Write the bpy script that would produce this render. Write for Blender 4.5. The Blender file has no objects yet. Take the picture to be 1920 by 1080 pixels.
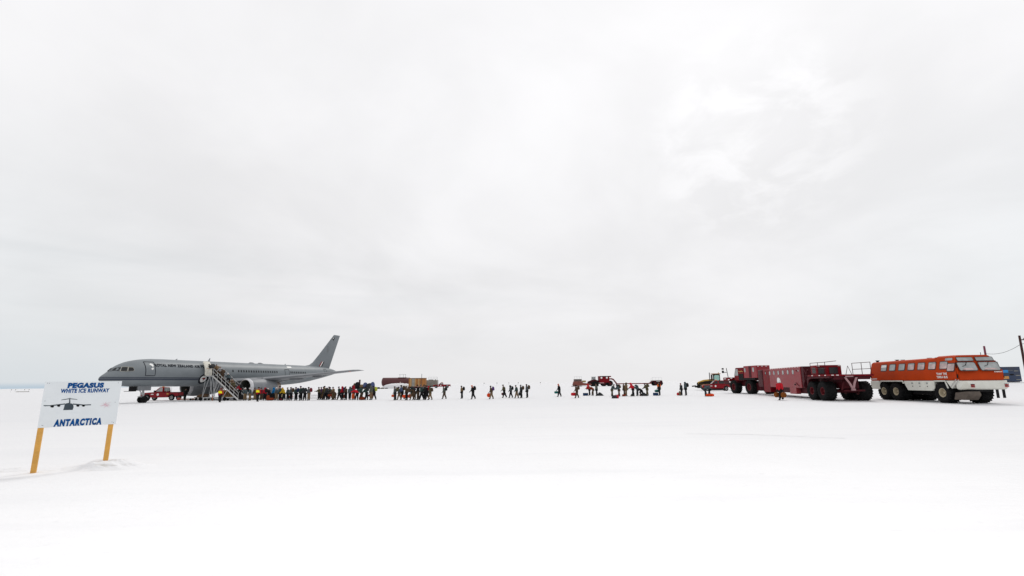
import bpy, bmesh, math, random
import numpy as np
from mathutils import Vector, Matrix, noise

S = bpy.context.scene
COL = S.collection
R = math.radians
random.seed(7)

# ------------------------------------------------------------------ camera
F_PX, YP, EYE = 830.0, 590.0, 2.2           # focal length in 1920-px units, optical axis row, eye height
cam_d = bpy.data.cameras.new('camera')
cam_d.sensor_width = 36.0
cam_d.lens = F_PX / 1920.0 * 36.0
cam_d.shift_y = (YP - 540.0) / 1920.0
cam_d.clip_start = 0.1
cam_d.clip_end = 20000.0
cam = bpy.data.objects.new('camera', cam_d)
COL.objects.link(cam)
roll = math.atan(0.0116)
pitch = math.atan((717.86 - YP) * math.cos(roll) / F_PX)
fw = Vector((0, math.cos(pitch), math.sin(pitch)))
up0 = Vector((0, -math.sin(pitch), math.cos(pitch)))
rt0 = Vector((1, 0, 0))
cr, sr = math.cos(roll), math.sin(roll)
rt = cr * rt0 - sr * up0
up = sr * rt0 + cr * up0
mw = Matrix((rt, up, -fw)).transposed().to_4x4()
mw.translation = Vector((0, 0, EYE))
cam.matrix_world = mw
S.camera = cam

# ------------------------------------------------------------------ sky
SUN_EL, SUN_AZ = R(48), R(28)               # azimuth measured from +Y towards +X
world = bpy.data.worlds.new('World')
S.world = world
world.use_nodes = True
nt = world.node_tree
nt.nodes.clear()


class NB:
    """small node-graph builder"""
    def __init__(self, tree):
        self.t = tree

    def n(self, kind, **kw):
        nd = self.t.nodes.new(kind)
        for k, v in kw.items():
            setattr(nd, k, v)
        return nd

    def link(self, a, b):
        self.t.links.new(a, b)

    def val(self, sock, v):
        if hasattr(v, 'is_linked') or isinstance(v, bpy.types.NodeSocket):
            self.link(v, sock)
        else:
            sock.default_value = v

    def math(self, op, a, b=None, c=None, clamp=False):
        nd = self.n('ShaderNodeMath', operation=op)
        nd.use_clamp = clamp
        self.val(nd.inputs[0], a)
        if b is not None:
            self.val(nd.inputs[1], b)
        if c is not None:
            self.val(nd.inputs[2], c)
        return nd.outputs[0]

    def rng(self, v, a, b, c, d, smooth=False):
        nd = self.n('ShaderNodeMapRange')
        nd.interpolation_type = 'SMOOTHSTEP' if smooth else 'LINEAR'
        self.val(nd.inputs[0], v)
        for i, q in enumerate((a, b, c, d)):
            self.val(nd.inputs[i + 1], q)
        return nd.outputs[0]

    def mix(self, f, a, b, blend='MIX'):
        nd = self.n('ShaderNodeMix', data_type='RGBA', blend_type=blend)
        self.val(nd.inputs[0], f)
        for i, q in ((6, a), (7, b)):
            if isinstance(q, bpy.types.NodeSocket):
                self.link(q, nd.inputs[i])
            else:
                nd.inputs[i].default_value = (*q, 1.0)
        return nd.outputs[2]

    def noise(self, vec, scale, detail=4, rough=0.5, dist=0.0):
        nd = self.n('ShaderNodeTexNoise')
        if vec is not None:
            self.link(vec, nd.inputs['Vector'])
        nd.inputs['Scale'].default_value = scale
        nd.inputs['Detail'].default_value = detail
        nd.inputs['Roughness'].default_value = rough
        nd.inputs['Distortion'].default_value = dist
        return nd.outputs['Fac']


g = NB(nt)
tc = g.n('ShaderNodeTexCoord')
sep = g.n('ShaderNodeSeparateXYZ')
g.link(tc.outputs['Generated'], sep.inputs[0])
dx, dy, dz = sep.outputs
sky_t = g.n('ShaderNodeTexSky', sky_type='NISHITA')
sky_t.sun_disc = False
sky_t.sun_elevation = SUN_EL
sky_t.sun_rotation = SUN_AZ
zz = g.math('ADD', g.math('MAXIMUM', dz, 0.0), 0.30)
comb = g.n('ShaderNodeCombineXYZ')                    # cloud layer seen on a flat ceiling
g.link(g.math('DIVIDE', dx, zz), comb.inputs[0])
g.link(g.math('DIVIDE', dy, zz), comb.inputs[1])
n1 = g.noise(comb.outputs[0], 1.25, 6, 0.52, 0.35)
n2 = g.noise(comb.outputs[0], 3.2, 5, 0.5, 0.3)
base = g.rng(dz, 0.0, 0.62, 0.81, 0.93)
sun_dir = Vector((math.sin(SUN_AZ) * math.cos(R(33)), math.cos(SUN_AZ) * math.cos(R(33)), math.sin(R(33))))
dp = g.n('ShaderNodeVectorMath', operation='DOT_PRODUCT')
g.link(tc.outputs['Generated'], dp.inputs[0])
dp.inputs[1].default_value = sun_dir
glow = g.rng(dp.outputs['Value'], 0.55, 1.0, 0.0, 1.0, True)
cl = g.rng(n1, 0.32, 0.68, -0.058, 0.052, True)
cl2 = g.rng(n2, 0.48, 0.72, 0.0, 0.05, True)
lum = g.math('ADD', base, g.math('MULTIPLY', cl, g.rng(dz, 0.0, 0.22, 0.0, 1.0)))
lum = g.math('ADD', lum, g.math('MULTIPLY', glow, 0.035))
lum = g.math('ADD', lum, g.math('MULTIPLY', g.math('MULTIPLY', cl2, glow), 0.3))
# a thin bright break in the cloud high on the right, and flat grey stratus low on the left
brk_dir = Vector((0.455, 0.77, 0.445)).normalized()
n3 = g.noise(comb.outputs[0], 6.5, 6, 0.55, 0.5)
dpb = g.n('ShaderNodeVectorMath', operation='DOT_PRODUCT')
g.link(tc.outputs['Generated'], dpb.inputs[0])
dpb.inputs[1].default_value = brk_dir
brk = g.math('MULTIPLY', g.rng(dpb.outputs['Value'], 0.975, 0.9995, 0.0, 1.0, True), g.rng(n3, 0.42, 0.66, 0.0, 1.0, True))
lum = g.math('ADD', lum, g.math('MULTIPLY', brk, 0.10))
stv = g.n('ShaderNodeMapping')
stv.inputs['Scale'].default_value = (1.6, 1.6, 16.0)
g.link(tc.outputs['Generated'], stv.inputs[0])
strat = g.rng(g.noise(stv.outputs[0], 1.0, 4, 0.45, 0.2), 0.42, 0.66, 0.0, 1.0, True)
strat = g.math('MULTIPLY', strat, g.math('MULTIPLY', g.rng(dz, 0.03, 0.12, 0.0, 1.0, True), g.rng(dz, 0.16, 0.34, 1.0, 0.0, True)))
strat = g.math('MULTIPLY', strat, g.rng(dx, -0.75, 0.35, 1.0, 0.0, True))
lum = g.math('SUBTRACT', lum, g.math('MULTIPLY', strat, 0.06))
side_tint = g.rng(g.math('ABSOLUTE', dx), 0.45, 0.80, 0.0, 1.0, True)
lowf = g.rng(dz, 0.0, 0.45, 1.0, 0.0)
tint = g.mix(g.math('MULTIPLY', side_tint, lowf), (1.0, 0.995, 1.008), (0.925, 0.958, 0.978))
sc = g.n('ShaderNodeVectorMath', operation='SCALE')
g.link(tint, sc.inputs[0])
g.link(lum, sc.inputs['Scale'])
sc_col = g.mix(g.math('MULTIPLY', strat, 0.10), sc.outputs[0], (0.68, 0.77, 0.83))
# blue band of distant open-water sky low on the left
band = g.math('MULTIPLY', g.rng(dz, 0.0, 0.011, 1.0, 0.0, True), g.rng(dx, -0.70, -0.60, 1.0, 0.0, True))
colr = g.mix(band, sc_col, (0.44, 0.56, 0.67))
grey_low = g.math('MULTIPLY', g.rng(dz, 0.004, 0.10, 1.0, 0.0, True), g.rng(dx, -0.72, -0.45, 1.0, 0.0, True))
colr = g.mix(g.math('MULTIPLY', grey_low, 0.35), colr, (0.60, 0.66, 0.71))
up10 = g.n('ShaderNodeVectorMath', operation='SCALE')
g.link(colr, up10.inputs[0])
up10.inputs['Scale'].default_value = 10.0
fin = g.mix(0.015, up10.outputs[0], sky_t.outputs[0])
bg = g.n('ShaderNodeBackground')
g.link(fin, bg.inputs[0])
bg.inputs[1].default_value = 0.1
wo = g.n('ShaderNodeOutputWorld')
g.link(bg.outputs[0], wo.inputs[0])

sun_d = bpy.data.lights.new('sun', 'SUN')
sun_d.energy = 1.15
sun_d.angle = R(14)
sun_d.color = (1.0, 0.97, 0.93)
sun = bpy.data.objects.new('sun', sun_d)
COL.objects.link(sun)
sd = Vector((math.sin(SUN_AZ) * math.cos(SUN_EL), math.cos(SUN_AZ) * math.cos(SUN_EL), math.sin(SUN_EL)))
sun.rotation_euler = sd.to_track_quat('Z', 'Y').to_euler()
sun.location = sd * 200

S.view_settings.view_transform = 'Standard'
S.view_settings.look = 'None'
S.view_settings.gamma = 1.0
S.view_settings.exposure = 0.0
S.view_settings.use_curve_mapping = False


# ------------------------------------------------------------------ materials
MATS = {}


def mat(name, col, rough=0.6, var=0.12, scale=3.0, metal=0.0, coat=0.0, bump=0.0, dirt=None, dirt_amt=0.0, spec=0.5):
    """procedural paint / cloth / rubber: base colour with noise wear, optional dirt blotches and bump"""
    if name in MATS:
        return MATS[name]
    m = bpy.data.materials.new(name)
    m.use_nodes = True
    t = m.node_tree
    b = NB(t)
    p = t.nodes['Principled BSDF']
    tcn = b.n('ShaderNodeTexCoord')
    nz = b.noise(tcn.outputs['Object'], scale, 5, 0.6)
    f = b.rng(nz, 0.3, 0.7, 0.0, 1.0)
    lo = tuple(max(0, c * (1 - var)) for c in col)
    hi = tuple(min(1, c * (1 + var)) for c in col)
    c = b.mix(f, lo, hi)
    if dirt:
        nz2 = b.noise(tcn.outputs['Object'], scale * 0.6, 6, 0.65, 0.6)
        c = b.mix(b.math('MULTIPLY', b.rng(nz2, 0.5, 0.68, 0.0, 1.0), dirt_amt), c, dirt)
    t.links.new(c, p.inputs['Base Color'])
    t.links.new(b.rng(nz, 0.2, 0.8, max(0.03, rough - 0.08), min(1, rough + 0.08)), p.inputs['Roughness'])
    p.inputs['Metallic'].default_value = metal
    p.inputs['Coat Weight'].default_value = coat
    p.inputs['Coat Roughness'].default_value = 0.12
    p.inputs['Specular IOR Level'].default_value = spec
    if bump:
        bn = b.n('ShaderNodeBump')
        bn.inputs['Strength'].default_value = bump
        bn.inputs['Distance'].default_value = 0.03
        t.links.new(b.noise(tcn.outputs['Object'], scale * 4, 4, 0.6), bn.inputs['Height'])
        t.links.new(bn.outputs[0], p.inputs['Normal'])
    MATS[name] = m
    return m


def snow_material():
    m = bpy.data.materials.new('snow')
    m.use_nodes = True
    t = m.node_tree
    b = NB(t)
    p = t.nodes['Principled BSDF']
    geo = b.n('ShaderNodeNewGeometry')
    pos = geo.outputs['Position']
    sp = b.n('ShaderNodeSeparateXYZ')
    t.links.new(pos, sp.inputs[0])
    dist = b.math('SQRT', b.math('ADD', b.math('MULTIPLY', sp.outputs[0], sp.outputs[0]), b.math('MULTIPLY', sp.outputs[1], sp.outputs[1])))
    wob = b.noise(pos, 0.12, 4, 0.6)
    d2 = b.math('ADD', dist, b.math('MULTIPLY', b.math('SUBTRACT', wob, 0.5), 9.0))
    # light falloff painted into the albedo: whitest near the camera, greyer with distance
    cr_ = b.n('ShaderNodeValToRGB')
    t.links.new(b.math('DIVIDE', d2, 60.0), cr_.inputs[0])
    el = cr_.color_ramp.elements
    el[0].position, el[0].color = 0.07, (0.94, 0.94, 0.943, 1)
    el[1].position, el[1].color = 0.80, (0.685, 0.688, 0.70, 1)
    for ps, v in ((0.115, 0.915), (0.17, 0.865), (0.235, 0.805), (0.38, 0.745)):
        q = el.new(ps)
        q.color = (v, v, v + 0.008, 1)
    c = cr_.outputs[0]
    st = b.n('ShaderNodeMapping')
    st.inputs['Scale'].default_value = (0.06, 0.5, 1.0)
    st.inputs['Rotation'].default_value = (0, 0, R(-9))
    t.links.new(pos, st.inputs[0])
    streak = b.noise(st.outputs[0], 1.0, 5, 0.6, 0.4)
    c = b.mix(b.math('MULTIPLY', b.rng(streak, 0.48, 0.66, 0.0, 1.0, True), 0.18), c, (0.63, 0.64, 0.67))
    c = b.mix(b.math('MULTIPLY', b.rng(b.noise(pos, 3.5, 5, 0.7), 0.56, 0.72, 0.0, 1.0, True), 0.16), c, (0.60, 0.61, 0.62))
    # brownish grit blown round the sign posts
    def near(cx, cy, r):
        v = b.n('ShaderNodeVectorMath', operation='DISTANCE')
        t.links.new(pos, v.inputs[0])
        v.inputs[1].default_value = (cx, cy, 0.1)
        return b.rng(v.outputs['Value'], r * 0.15, r, 1.0, 0.0, True)
    gr = b.math('MAXIMUM', near(-11.7, 12.5, 1.7), near(-14.2, 12.6, 1.2))
    gmask = b.rng(b.noise(st.outputs[0], 6.5, 6, 0.7, 0.6), 0.53, 0.66, 0.0, 1.0, True)
    c = b.mix(b.math('MULTIPLY', b.math('MULTIPLY', gr, gmask), 0.75), c, (0.40, 0.36, 0.29))
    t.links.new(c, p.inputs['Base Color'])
    p.inputs['Roughness'].default_value = 0.75
    p.inputs['Specular IOR Level'].default_value = 0.15
    bn = b.n('ShaderNodeBump')
    bn.inputs['Strength'].default_value = 0.5
    bn.inputs['Distance'].default_value = 0.05
    h = b.math('ADD', b.math('MULTIPLY', streak, 1.2), b.math('MULTIPLY', b.noise(pos, 5.0, 6, 0.65), 0.6))
    t.links.new(h, bn.inputs['Height'])
    t.links.new(bn.outputs[0], p.inputs['Normal'])
    return m


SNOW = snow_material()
RED = mat('red vehicle paint', (0.17, 0.003, 0.008), 0.5, 0.18, 1.2, spec=0.10, dirt=(0.05, 0.012, 0.012), dirt_amt=0.35)
REDTRAIL = mat('trailer red with sky sheen', (0.235, 0.012, 0.020), 0.42, 0.15, 0.9, spec=0.35, dirt=(0.29, 0.050, 0.055), dirt_amt=0.5)  # pinkish blotches put the sky's sheen on the trailer sides into the colour
REDDARK = mat('dark red frame and shade paint', (0.055, 0.003, 0.007), 0.6, 0.2, 1.5, spec=0.2)
PICKRED = mat('pickup red paint', (0.21, 0.004, 0.010), 0.4, 0.1, 1.0, spec=0.2)
ORANGE = mat('bus orange paint', (0.42, 0.042, 0.004), 0.55, 0.10, 1.0, spec=0.08, dirt=(0.33, 0.036, 0.007), dirt_amt=0.45)
WHITEP = mat('bus white paint', (0.66, 0.66, 0.60), 0.5, 0.07, 1.5, dirt=(0.48, 0.46, 0.38), dirt_amt=0.5)
RUBBER = mat('tyre rubber', (0.008, 0.008, 0.0085), 0.9, 0.25, 4.0, bump=0.3, dirt=(0.05, 0.05, 0.05), dirt_amt=0.22, spec=0.12)
RIMRED = mat('red wheel rim', (0.10, 0.006, 0.010), 0.55, 0.2, 3.0, spec=0.2)
RIMCREAM = mat('cream wheel rim', (0.42, 0.36, 0.25), 0.55, 0.15, 3.0)
HUBBRN = mat('rusty hub', (0.13, 0.07, 0.04), 0.6, 0.25, 4.0)
RIMGREY = mat('grey wheel rim', (0.25, 0.25, 0.25), 0.4, 0.2, 4.0, metal=0.4)
BLACK = mat('black steel', (0.008, 0.008, 0.009), 0.65, 0.3, 3.0, spec=0.15)
DARKGREY = mat('dark grey underside', (0.018, 0.017, 0.018), 0.8, 0.3, 2.0, spec=0.15)
GLASS = mat('tinted window glass', (0.018, 0.02, 0.022), 0.12, 0.2, 1.0, spec=0.3)
GLASSGREY = mat('grey reflecting glass', (0.27, 0.29, 0.29), 0.10, 0.4, 1.1, spec=0.9)
GLASSPINK = mat('glass before pink curtain', (0.44, 0.32, 0.31), 0.10, 0.4, 1.6, spec=0.8)
GLASSGREEN = mat('greenish cab glass', (0.25, 0.48, 0.42), 0.10, 0.2, 1.0, spec=0.9)
STEEL = mat('pale grey painted steel', (0.43, 0.44, 0.45), 0.45, 0.12, 3.0)
RAILW = mat('white rail paint', (0.50, 0.50, 0.49), 0.5, 0.08, 3.0)
WHITE = mat('white paint', (0.78, 0.78, 0.76), 0.5, 0.05, 3.0)
YELLOW = mat('ochre yellow paint', (0.45, 0.27, 0.04), 0.45, 0.15, 1.5)
AMBER = mat('amber lamp lens', (0.85, 0.30, 0.03), 0.3, 0.1, 3.0)
REDLENS = mat('red lamp lens', (0.50, 0.02, 0.02), 0.3, 0.1, 3.0)
WOODP = mat('yellow timber post', (0.64, 0.345, 0.085), 0.75, 0.16, 5.0, bump=0.2, spec=0.2)
BOARD = mat('painted white board', (0.72, 0.755, 0.775), 0.6, 0.035, 2.0, dirt=(0.62, 0.66, 0.70), dirt_amt=0.5)
NAVY = mat('navy blue lettering paint', (0.003, 0.066, 0.23), 0.8, 0.25, 6.0, spec=0.1)
SKETCH = mat('grey silhouette paint', (0.055, 0.072, 0.085), 0.8, 0.2, 6.0, spec=0.1)
PINKLINE = mat('faded red line paint', (0.68, 0.44, 0.50), 0.6, 0.1, 6.0)
BRONZE = mat('bare metal ring', (0.36, 0.29, 0.25), 0.35, 0.15, 2.0, metal=0.7)
LIPMETAL = mat('polished intake lip', (0.55, 0.55, 0.57), 0.3, 0.08, 2.0, metal=0.6)
RUSTWOOD = mat('rust brown panel', (0.30, 0.12, 0.025), 0.7, 0.3, 0.8)
TANPANEL = mat('tan panel', (0.38, 0.24, 0.10), 0.7, 0.2, 0.8)
GREYPANEL = mat('grey tin panel', (0.24, 0.23, 0.20), 0.6, 0.2, 0.8)
MAROONT = mat('maroon tank paint', (0.075, 0.013, 0.015), 0.5, 0.15, 0.7)
NAVYBOX = mat('navy container paint', (0.016, 0.032, 0.075), 0.55, 0.2, 0.5, dirt=(0.05, 0.04, 0.03), dirt_amt=0.4)
BLUESIGN = mat('bright blue panel', (0.01, 0.22, 0.55), 0.5, 0.1, 2.0)
ORANGESIGN = mat('orange panel', (0.55, 0.25, 0.06), 0.5, 0.1, 2.0)
POLEWOOD = mat('weathered pole wood', (0.055, 0.026, 0.024), 0.9, 0.25, 2.0, spec=0.1)
BROWNSTEEL = mat('brown dirty steel', (0.09, 0.07, 0.055), 0.7, 0.3, 3.0)
TOWBAR = mat('orange brown tow bar', (0.40, 0.14, 0.05), 0.6, 0.2, 3.0)


def fuselage_material():
    m = bpy.data.materials.new('grey airframe paint with dark cheat lines')
    m.use_nodes = True
    t = m.node_tree
    b = NB(t)
    p = t.nodes['Principled BSDF']
    tcn = b.n('ShaderNodeTexCoord')
    sp = b.n('ShaderNodeSeparateXYZ')
    t.links.new(tcn.outputs['Object'], sp.inputs[0])
    x, _, z = sp.outputs
    nz = b.noise(tcn.outputs['Object'], 0.55, 6, 0.6, 0.3)
    c = b.mix(b.rng(nz, 0.3, 0.7, 0.0, 1.0), (0.152, 0.172, 0.186), (0.184, 0.205, 0.219))
    # panel joints: thin darker rings
    fr = b.math('FRACT', b.math('MULTIPLY', x, 0.42))
    c = b.mix(b.math('MULTIPLY', b.math('LESS_THAN', fr, 0.012), 0.25), c, (0.13, 0.14, 0.15))

    def stripe(z0, z1):
        return b.math('MULTIPLY', b.math('GREATER_THAN', z, z0), b.math('LESS_THAN', z, z1))
    sm = b.math('MAXIMUM', b.math('MAXIMUM', stripe(3.17, 3.33), stripe(3.37, 3.44)), stripe(3.48, 3.58))
    sm = b.math('MULTIPLY', sm, b.math('LESS_THAN', x, 17.5))
    c = b.mix(sm, c, (0.026, 0.034, 0.055))
    t.links.new(c, p.inputs['Base Color'])
    p.inputs['Roughness'].default_value = 0.45
    p.inputs['Specular IOR Level'].default_value = 0.35
    return m


AIRGREY = fuselage_material()
AIRWING = mat('grey wing paint', (0.19, 0.20, 0.215), 0.45, 0.08, 0.6, dirt=(0.11, 0.12, 0.13), dirt_amt=0.4, spec=0.35)
AIRDARK = mat('dark airframe marking', (0.010, 0.012, 0.018), 0.7, 0.2, 4.0, spec=0.1)
SHADEGREY = mat('mid grey marking', (0.12, 0.13, 0.14), 0.5, 0.1, 4.0)


# ------------------------------------------------------------------ mesh builder
class MB:
    def __init__(self):
        self.bm = bmesh.new()

    def _f(self, vs, mi):
        try:
            f = self.bm.faces.new(vs)
            f.material_index = mi
            return f
        except ValueError:
            return None

    def box(self, x0, x1, y0, y1, z0, z1, mi=0, M=None):
        P = [Vector((x, y, z)) for x in (x0, x1) for y in (y0, y1) for z in (z0, z1)]
        if M is not None:
            P = [M @ p for p in P]
        v = [self.bm.verts.new(p) for p in P]
        for q in ((0, 1, 3, 2), (4, 6, 7, 5), (0, 4, 5, 1), (2, 3, 7, 6), (0, 2, 6, 4), (1, 5, 7, 3)):
            self._f([v[i] for i in q], mi)
        return self

    def rings(self, rs, mi=0, cap0=True, cap1=True, closed=True):
        V = [[self.bm.verts.new(p) for p in r] for r in rs]
        n = len(V[0])
        for a, b in zip(V, V[1:]):
            for i in range(n if closed else n - 1):
                j = (i + 1) % n
                self._f([a[i], a[j], b[j], b[i]], mi)
        if cap0:
            self._f(list(reversed(V[0])), mi)
        if cap1:
            self._f(V[-1], mi)
        return self

    def tube(self, pts, r, n=8, mi=0):
        pts = [Vector(p) for p in pts]
        rr = r if isinstance(r, (list, tuple)) else [r] * len(pts)
        rs = []
        prev = None
        for i, p in enumerate(pts):
            d = (pts[min(i + 1, len(pts) - 1)] - pts[max(i - 1, 0)]).normalized()
            a = prev if prev is not None else (Vector((0, 0, 1)) if abs(d.z) < 0.9 else Vector((1, 0, 0)))
            u = (a - d * a.dot(d)).normalized()
            prev = u
            w = d.cross(u)
            rs.append([p + (u * math.cos(2 * math.pi * k / n) + w * math.sin(2 * math.pi * k / n)) * rr[i] for k in range(n)])
        return self.rings(rs, mi)

    def lathe(self, prof, o=(0, 0, 0), axis=(0, 1, 0), n=24, mi=0, cap0=True, cap1=True):
        o, d = Vector(o), Vector(axis).normalized()
        a = Vector((0, 0, 1)) if abs(d.z) < 0.9 else Vector((1, 0, 0))
        u = (a - d * a.dot(d)).normalized()
        w = d.cross(u)
        rs = [[o + d * t + (u * math.cos(2 * math.pi * k / n) + w * math.sin(2 * math.pi * k / n)) * max(r, 1e-3) for k in range(n)] for t, r in prof]
        return self.rings(rs, mi, cap0, cap1)

    def prism(self, poly, axis, lo, hi, mi=0):
        def P(a, b, t):
            return Vector((t, a, b)) if axis == 'x' else Vector((a, t, b)) if axis == 'y' else Vector((a, b, t))
        A = [self.bm.verts.new(P(a, b, lo)) for a, b in poly]
        B = [self.bm.verts.new(P(a, b, hi)) for a, b in poly]
        n = len(poly)
        for i in range(n):
            j = (i + 1) % n
            self._f([A[i], A[j], B[j], B[i]], mi)
        self._f(A, mi)
        self._f(B, mi)
        return self

    def poly(self, pts, mi=0):
        self._f([self.bm.verts.new(p) for p in pts], mi)
        return self

    def build(self, name, mats, parent=None, bevel=0.0, seg=1, angle=35, loc=None):
        bm = self.bm
        bmesh.ops.recalc_face_normals(bm, faces=bm.faces)
        if bevel:
            es = [e for e in bm.edges if len(e.link_faces) == 2 and e.calc_face_angle(0) > R(30)]
            bmesh.ops.bevel(bm, geom=es, offset=bevel, segments=seg, affect='EDGES', clamp_overlap=True)
        me = bpy.data.meshes.new(name)
        bm.to_mesh(me)
        bm.free()
        for p in me.polygons:
            p.use_smooth = True
        me.set_sharp_from_angle(angle=R(angle))
        for m_ in (mats if isinstance(mats, (list, tuple)) else [mats]):
            me.materials.append(m_)
        o = bpy.data.objects.new(name, me)
        COL.objects.link(o)
        if parent is not None:
            o.parent = parent
        if loc is not None:
            o.location = loc
        return o


def tag(o, label=None, cat=None, group=None, kind=None):
    for k, v in (('label', label), ('category', cat), ('group', group), ('kind', kind)):
        if v:
            o[k] = v
    return o


def empty(name, loc, rz=0.0, parent=None):
    o = bpy.data.objects.new(name, None)
    COL.objects.link(o)
    o.location = loc
    o.rotation_euler = (0, 0, rz)
    o.empty_display_size = 0.3
    if parent is not None:
        o.parent = parent
    return o


def kids(o):
    return [c for c in COL.objects if c.parent is o]


def dup(o, parent=None, ch=None):
    c = o.copy()
    COL.objects.link(c)
    if parent is not None:
        c.parent = parent
    for k in (kids(o) if ch is None else ch):
        dup(k, c)
    return c


def text2d(body, size=1.0, shear=0.0, bold=0.0, spacing=1.0):
    """flat lettering as (verts2d, faces), centred on the origin"""
    cu = bpy.data.curves.new('lettering', 'FONT')
    cu.body = body
    cu.size = size
    cu.shear = shear
    cu.offset = bold
    cu.space_character = spacing
    cu.align_x = 'CENTER'
    cu.align_y = 'CENTER'
    cu.resolution_u = 3
    ob = bpy.data.objects.new('lettering', cu)
    COL.objects.link(ob)
    dg = bpy.context.evaluated_depsgraph_get()
    me = bpy.data.meshes.new_from_object(ob.evaluated_get(dg))
    vs = [(v.co.x, v.co.y) for v in me.vertices]
    fs = [tuple(p.vertices) for p in me.polygons]
    bpy.data.objects.remove(ob)
    bpy.data.meshes.remove(me)
    return vs, fs


def lettering(name, body, fit, fn, m, parent, shear=0.0, bold=0.0, spacing=1.0, both=None):
    """text stretched into the box fit=(w,h) and mapped to 3-D by fn(u,v)"""
    vs, fs = text2d(body, 1.0, shear, bold, spacing)
    xs = [v[0] for v in vs]
    ys = [v[1] for v in vs]
    w, h = max(xs) - min(xs), max(ys) - min(ys)
    cx, cy = (max(xs) + min(xs)) / 2, (max(ys) + min(ys)) / 2
    me = bpy.data.meshes.new(name)
    me.from_pydata([fn((x - cx) / w * fit[0], (y - cy) / h * fit[1]) for x, y in vs], [], fs)
    me.materials.append(m)
    o = bpy.data.objects.new(name, me)
    COL.objects.link(o)
    o.parent = parent
    return o


# ------------------------------------------------------------------ ground
def sstep(a, b, x):
    t = min(1, max(0, (x - a) / (b - a)))
    return t * t * (3 - 2 * t)


def zg(x, y):
    z = 0.75 * sstep(98, 148, y) * sstep(-120, -75, x)
    z += 1.30 * math.exp(-((x - 94) / 16) ** 2 - ((y - 87) / 11) ** 2)
    r = math.hypot(x, y)
    if r < 42:
        z += 0.03 * (noise.noise(Vector((x * 0.22, y * 0.55, 3.0)))) * (1 - sstep(28, 42, r))
    return z


def make_ground():
    rs = [0.0]
    r = 0.6
    while r < 9000:
        rs.append(r)
        r *= 1.045 if r < 260 else 1.16
    na = 288
    verts = [(0, 0, zg(0, 0))]
    for r in rs[1:]:
        for k in range(na):
            a = 2 * math.pi * k / na
            x, y = r * math.cos(a), r * math.sin(a)
            verts.append((x, y, zg(x, y)))
    faces = [(0, 1 + k, 1 + (k + 1) % na) for k in range(na)]
    for i in range(len(rs) - 2):
        b0, b1 = 1 + i * na, 1 + (i + 1) * na
        for k in range(na):
            k2 = (k + 1) % na
            faces.append((b0 + k, b1 + k, b1 + k2, b0 + k2))
    me = bpy.data.meshes.new('snow_ground')
    me.from_pydata(verts, [], faces)
    for p in me.polygons:
        p.use_smooth = True
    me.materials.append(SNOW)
    o = bpy.data.objects.new('snow_ground', me)
    COL.objects.link(o)
    tag(o, kind='structure')


make_ground()


def snow_mound(cx, cy, wx, wy, h, name, seed, n=56, rough=0.35, power=1.5):
    """low wind-drifted heap whose rim sinks under the ground sheet"""
    vs, fs = [], []
    for j in range(n):
        for i in range(n):
            u, v = i / (n - 1) * 2 - 1, j / (n - 1) * 2 - 1
            x, y = cx + u * wx, cy + v * wy
            d = math.hypot(u, v)
            e = max(0.0, 1 - d * d)
            nz = noise.fractal(Vector((x * 1.6, y * 3.0, seed)), 0.8, 2.1, 5)
            z = h * (e ** power) * (1 + rough * nz) + 0.04 * nz * e * e - 0.02 - 0.1 * max(0, d - 0.97)
            vs.append((x, y, zg(x, y) + z))
    for j in range(n - 1):
        for i in range(n - 1):
            a = j * n + i
            fs.append((a, a + 1, a + n + 1, a + n))
    me = bpy.data.meshes.new(name)
    me.from_pydata(vs, [], fs)
    for p in me.polygons:
        p.use_smooth = True
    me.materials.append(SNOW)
    o = bpy.data.objects.new(name, me)
    COL.objects.link(o)
    return tag(o, kind='structure')


snow_mound(-11.3, 12.86, 1.5, 0.72, 0.21, 'snow_drift', 1.0, n=90, rough=0.3, power=2.0)
snow_mound(-14.0, 12.5, 1.3, 0.6, 0.06, 'snow_drift', 5.0, rough=0.7)
snow_mound(-39.2, 154.0, 5.6, 2.4, 1.75, 'snow_bank', 9.0, n=40, rough=0.06, power=0.35)


def rut(pts, w, name):
    """shallow pressed track in the snow, laid just above the ground sheet"""
    vs, fs = [], []
    n = 60
    for i in range(n + 1):
        t = i / n
        k = t * (len(pts) - 1)
        a = min(int(k), len(pts) - 2)
        q = Vector(pts[a]).lerp(Vector(pts[a + 1]), k - a)
        ww = w * (0.55 + 0.9 * abs(noise.noise(Vector((i * 0.31, len(name), 2.2)))))
        for s in (-1, 1):
            vs.append((q.x, q.y + s * ww, zg(q.x, q.y) + 0.012))
    for i in range(n):
        fs.append((2 * i, 2 * i + 2, 2 * i + 3, 2 * i + 1))
    me = bpy.data.meshes.new(name)
    me.from_pydata(vs, [], fs)
    me.materials.append(mat('pressed snow', (0.745, 0.75, 0.762), 0.8, 0.03, 2.0))
    o = bpy.data.objects.new(name, me)
    COL.objects.link(o)
    return tag(o, kind='structure')


rut([(7.2, 19.2, 0), (9.6, 18.6, 0), (12.5, 17.2, 0)], 0.035, 'snow_track')

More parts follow.
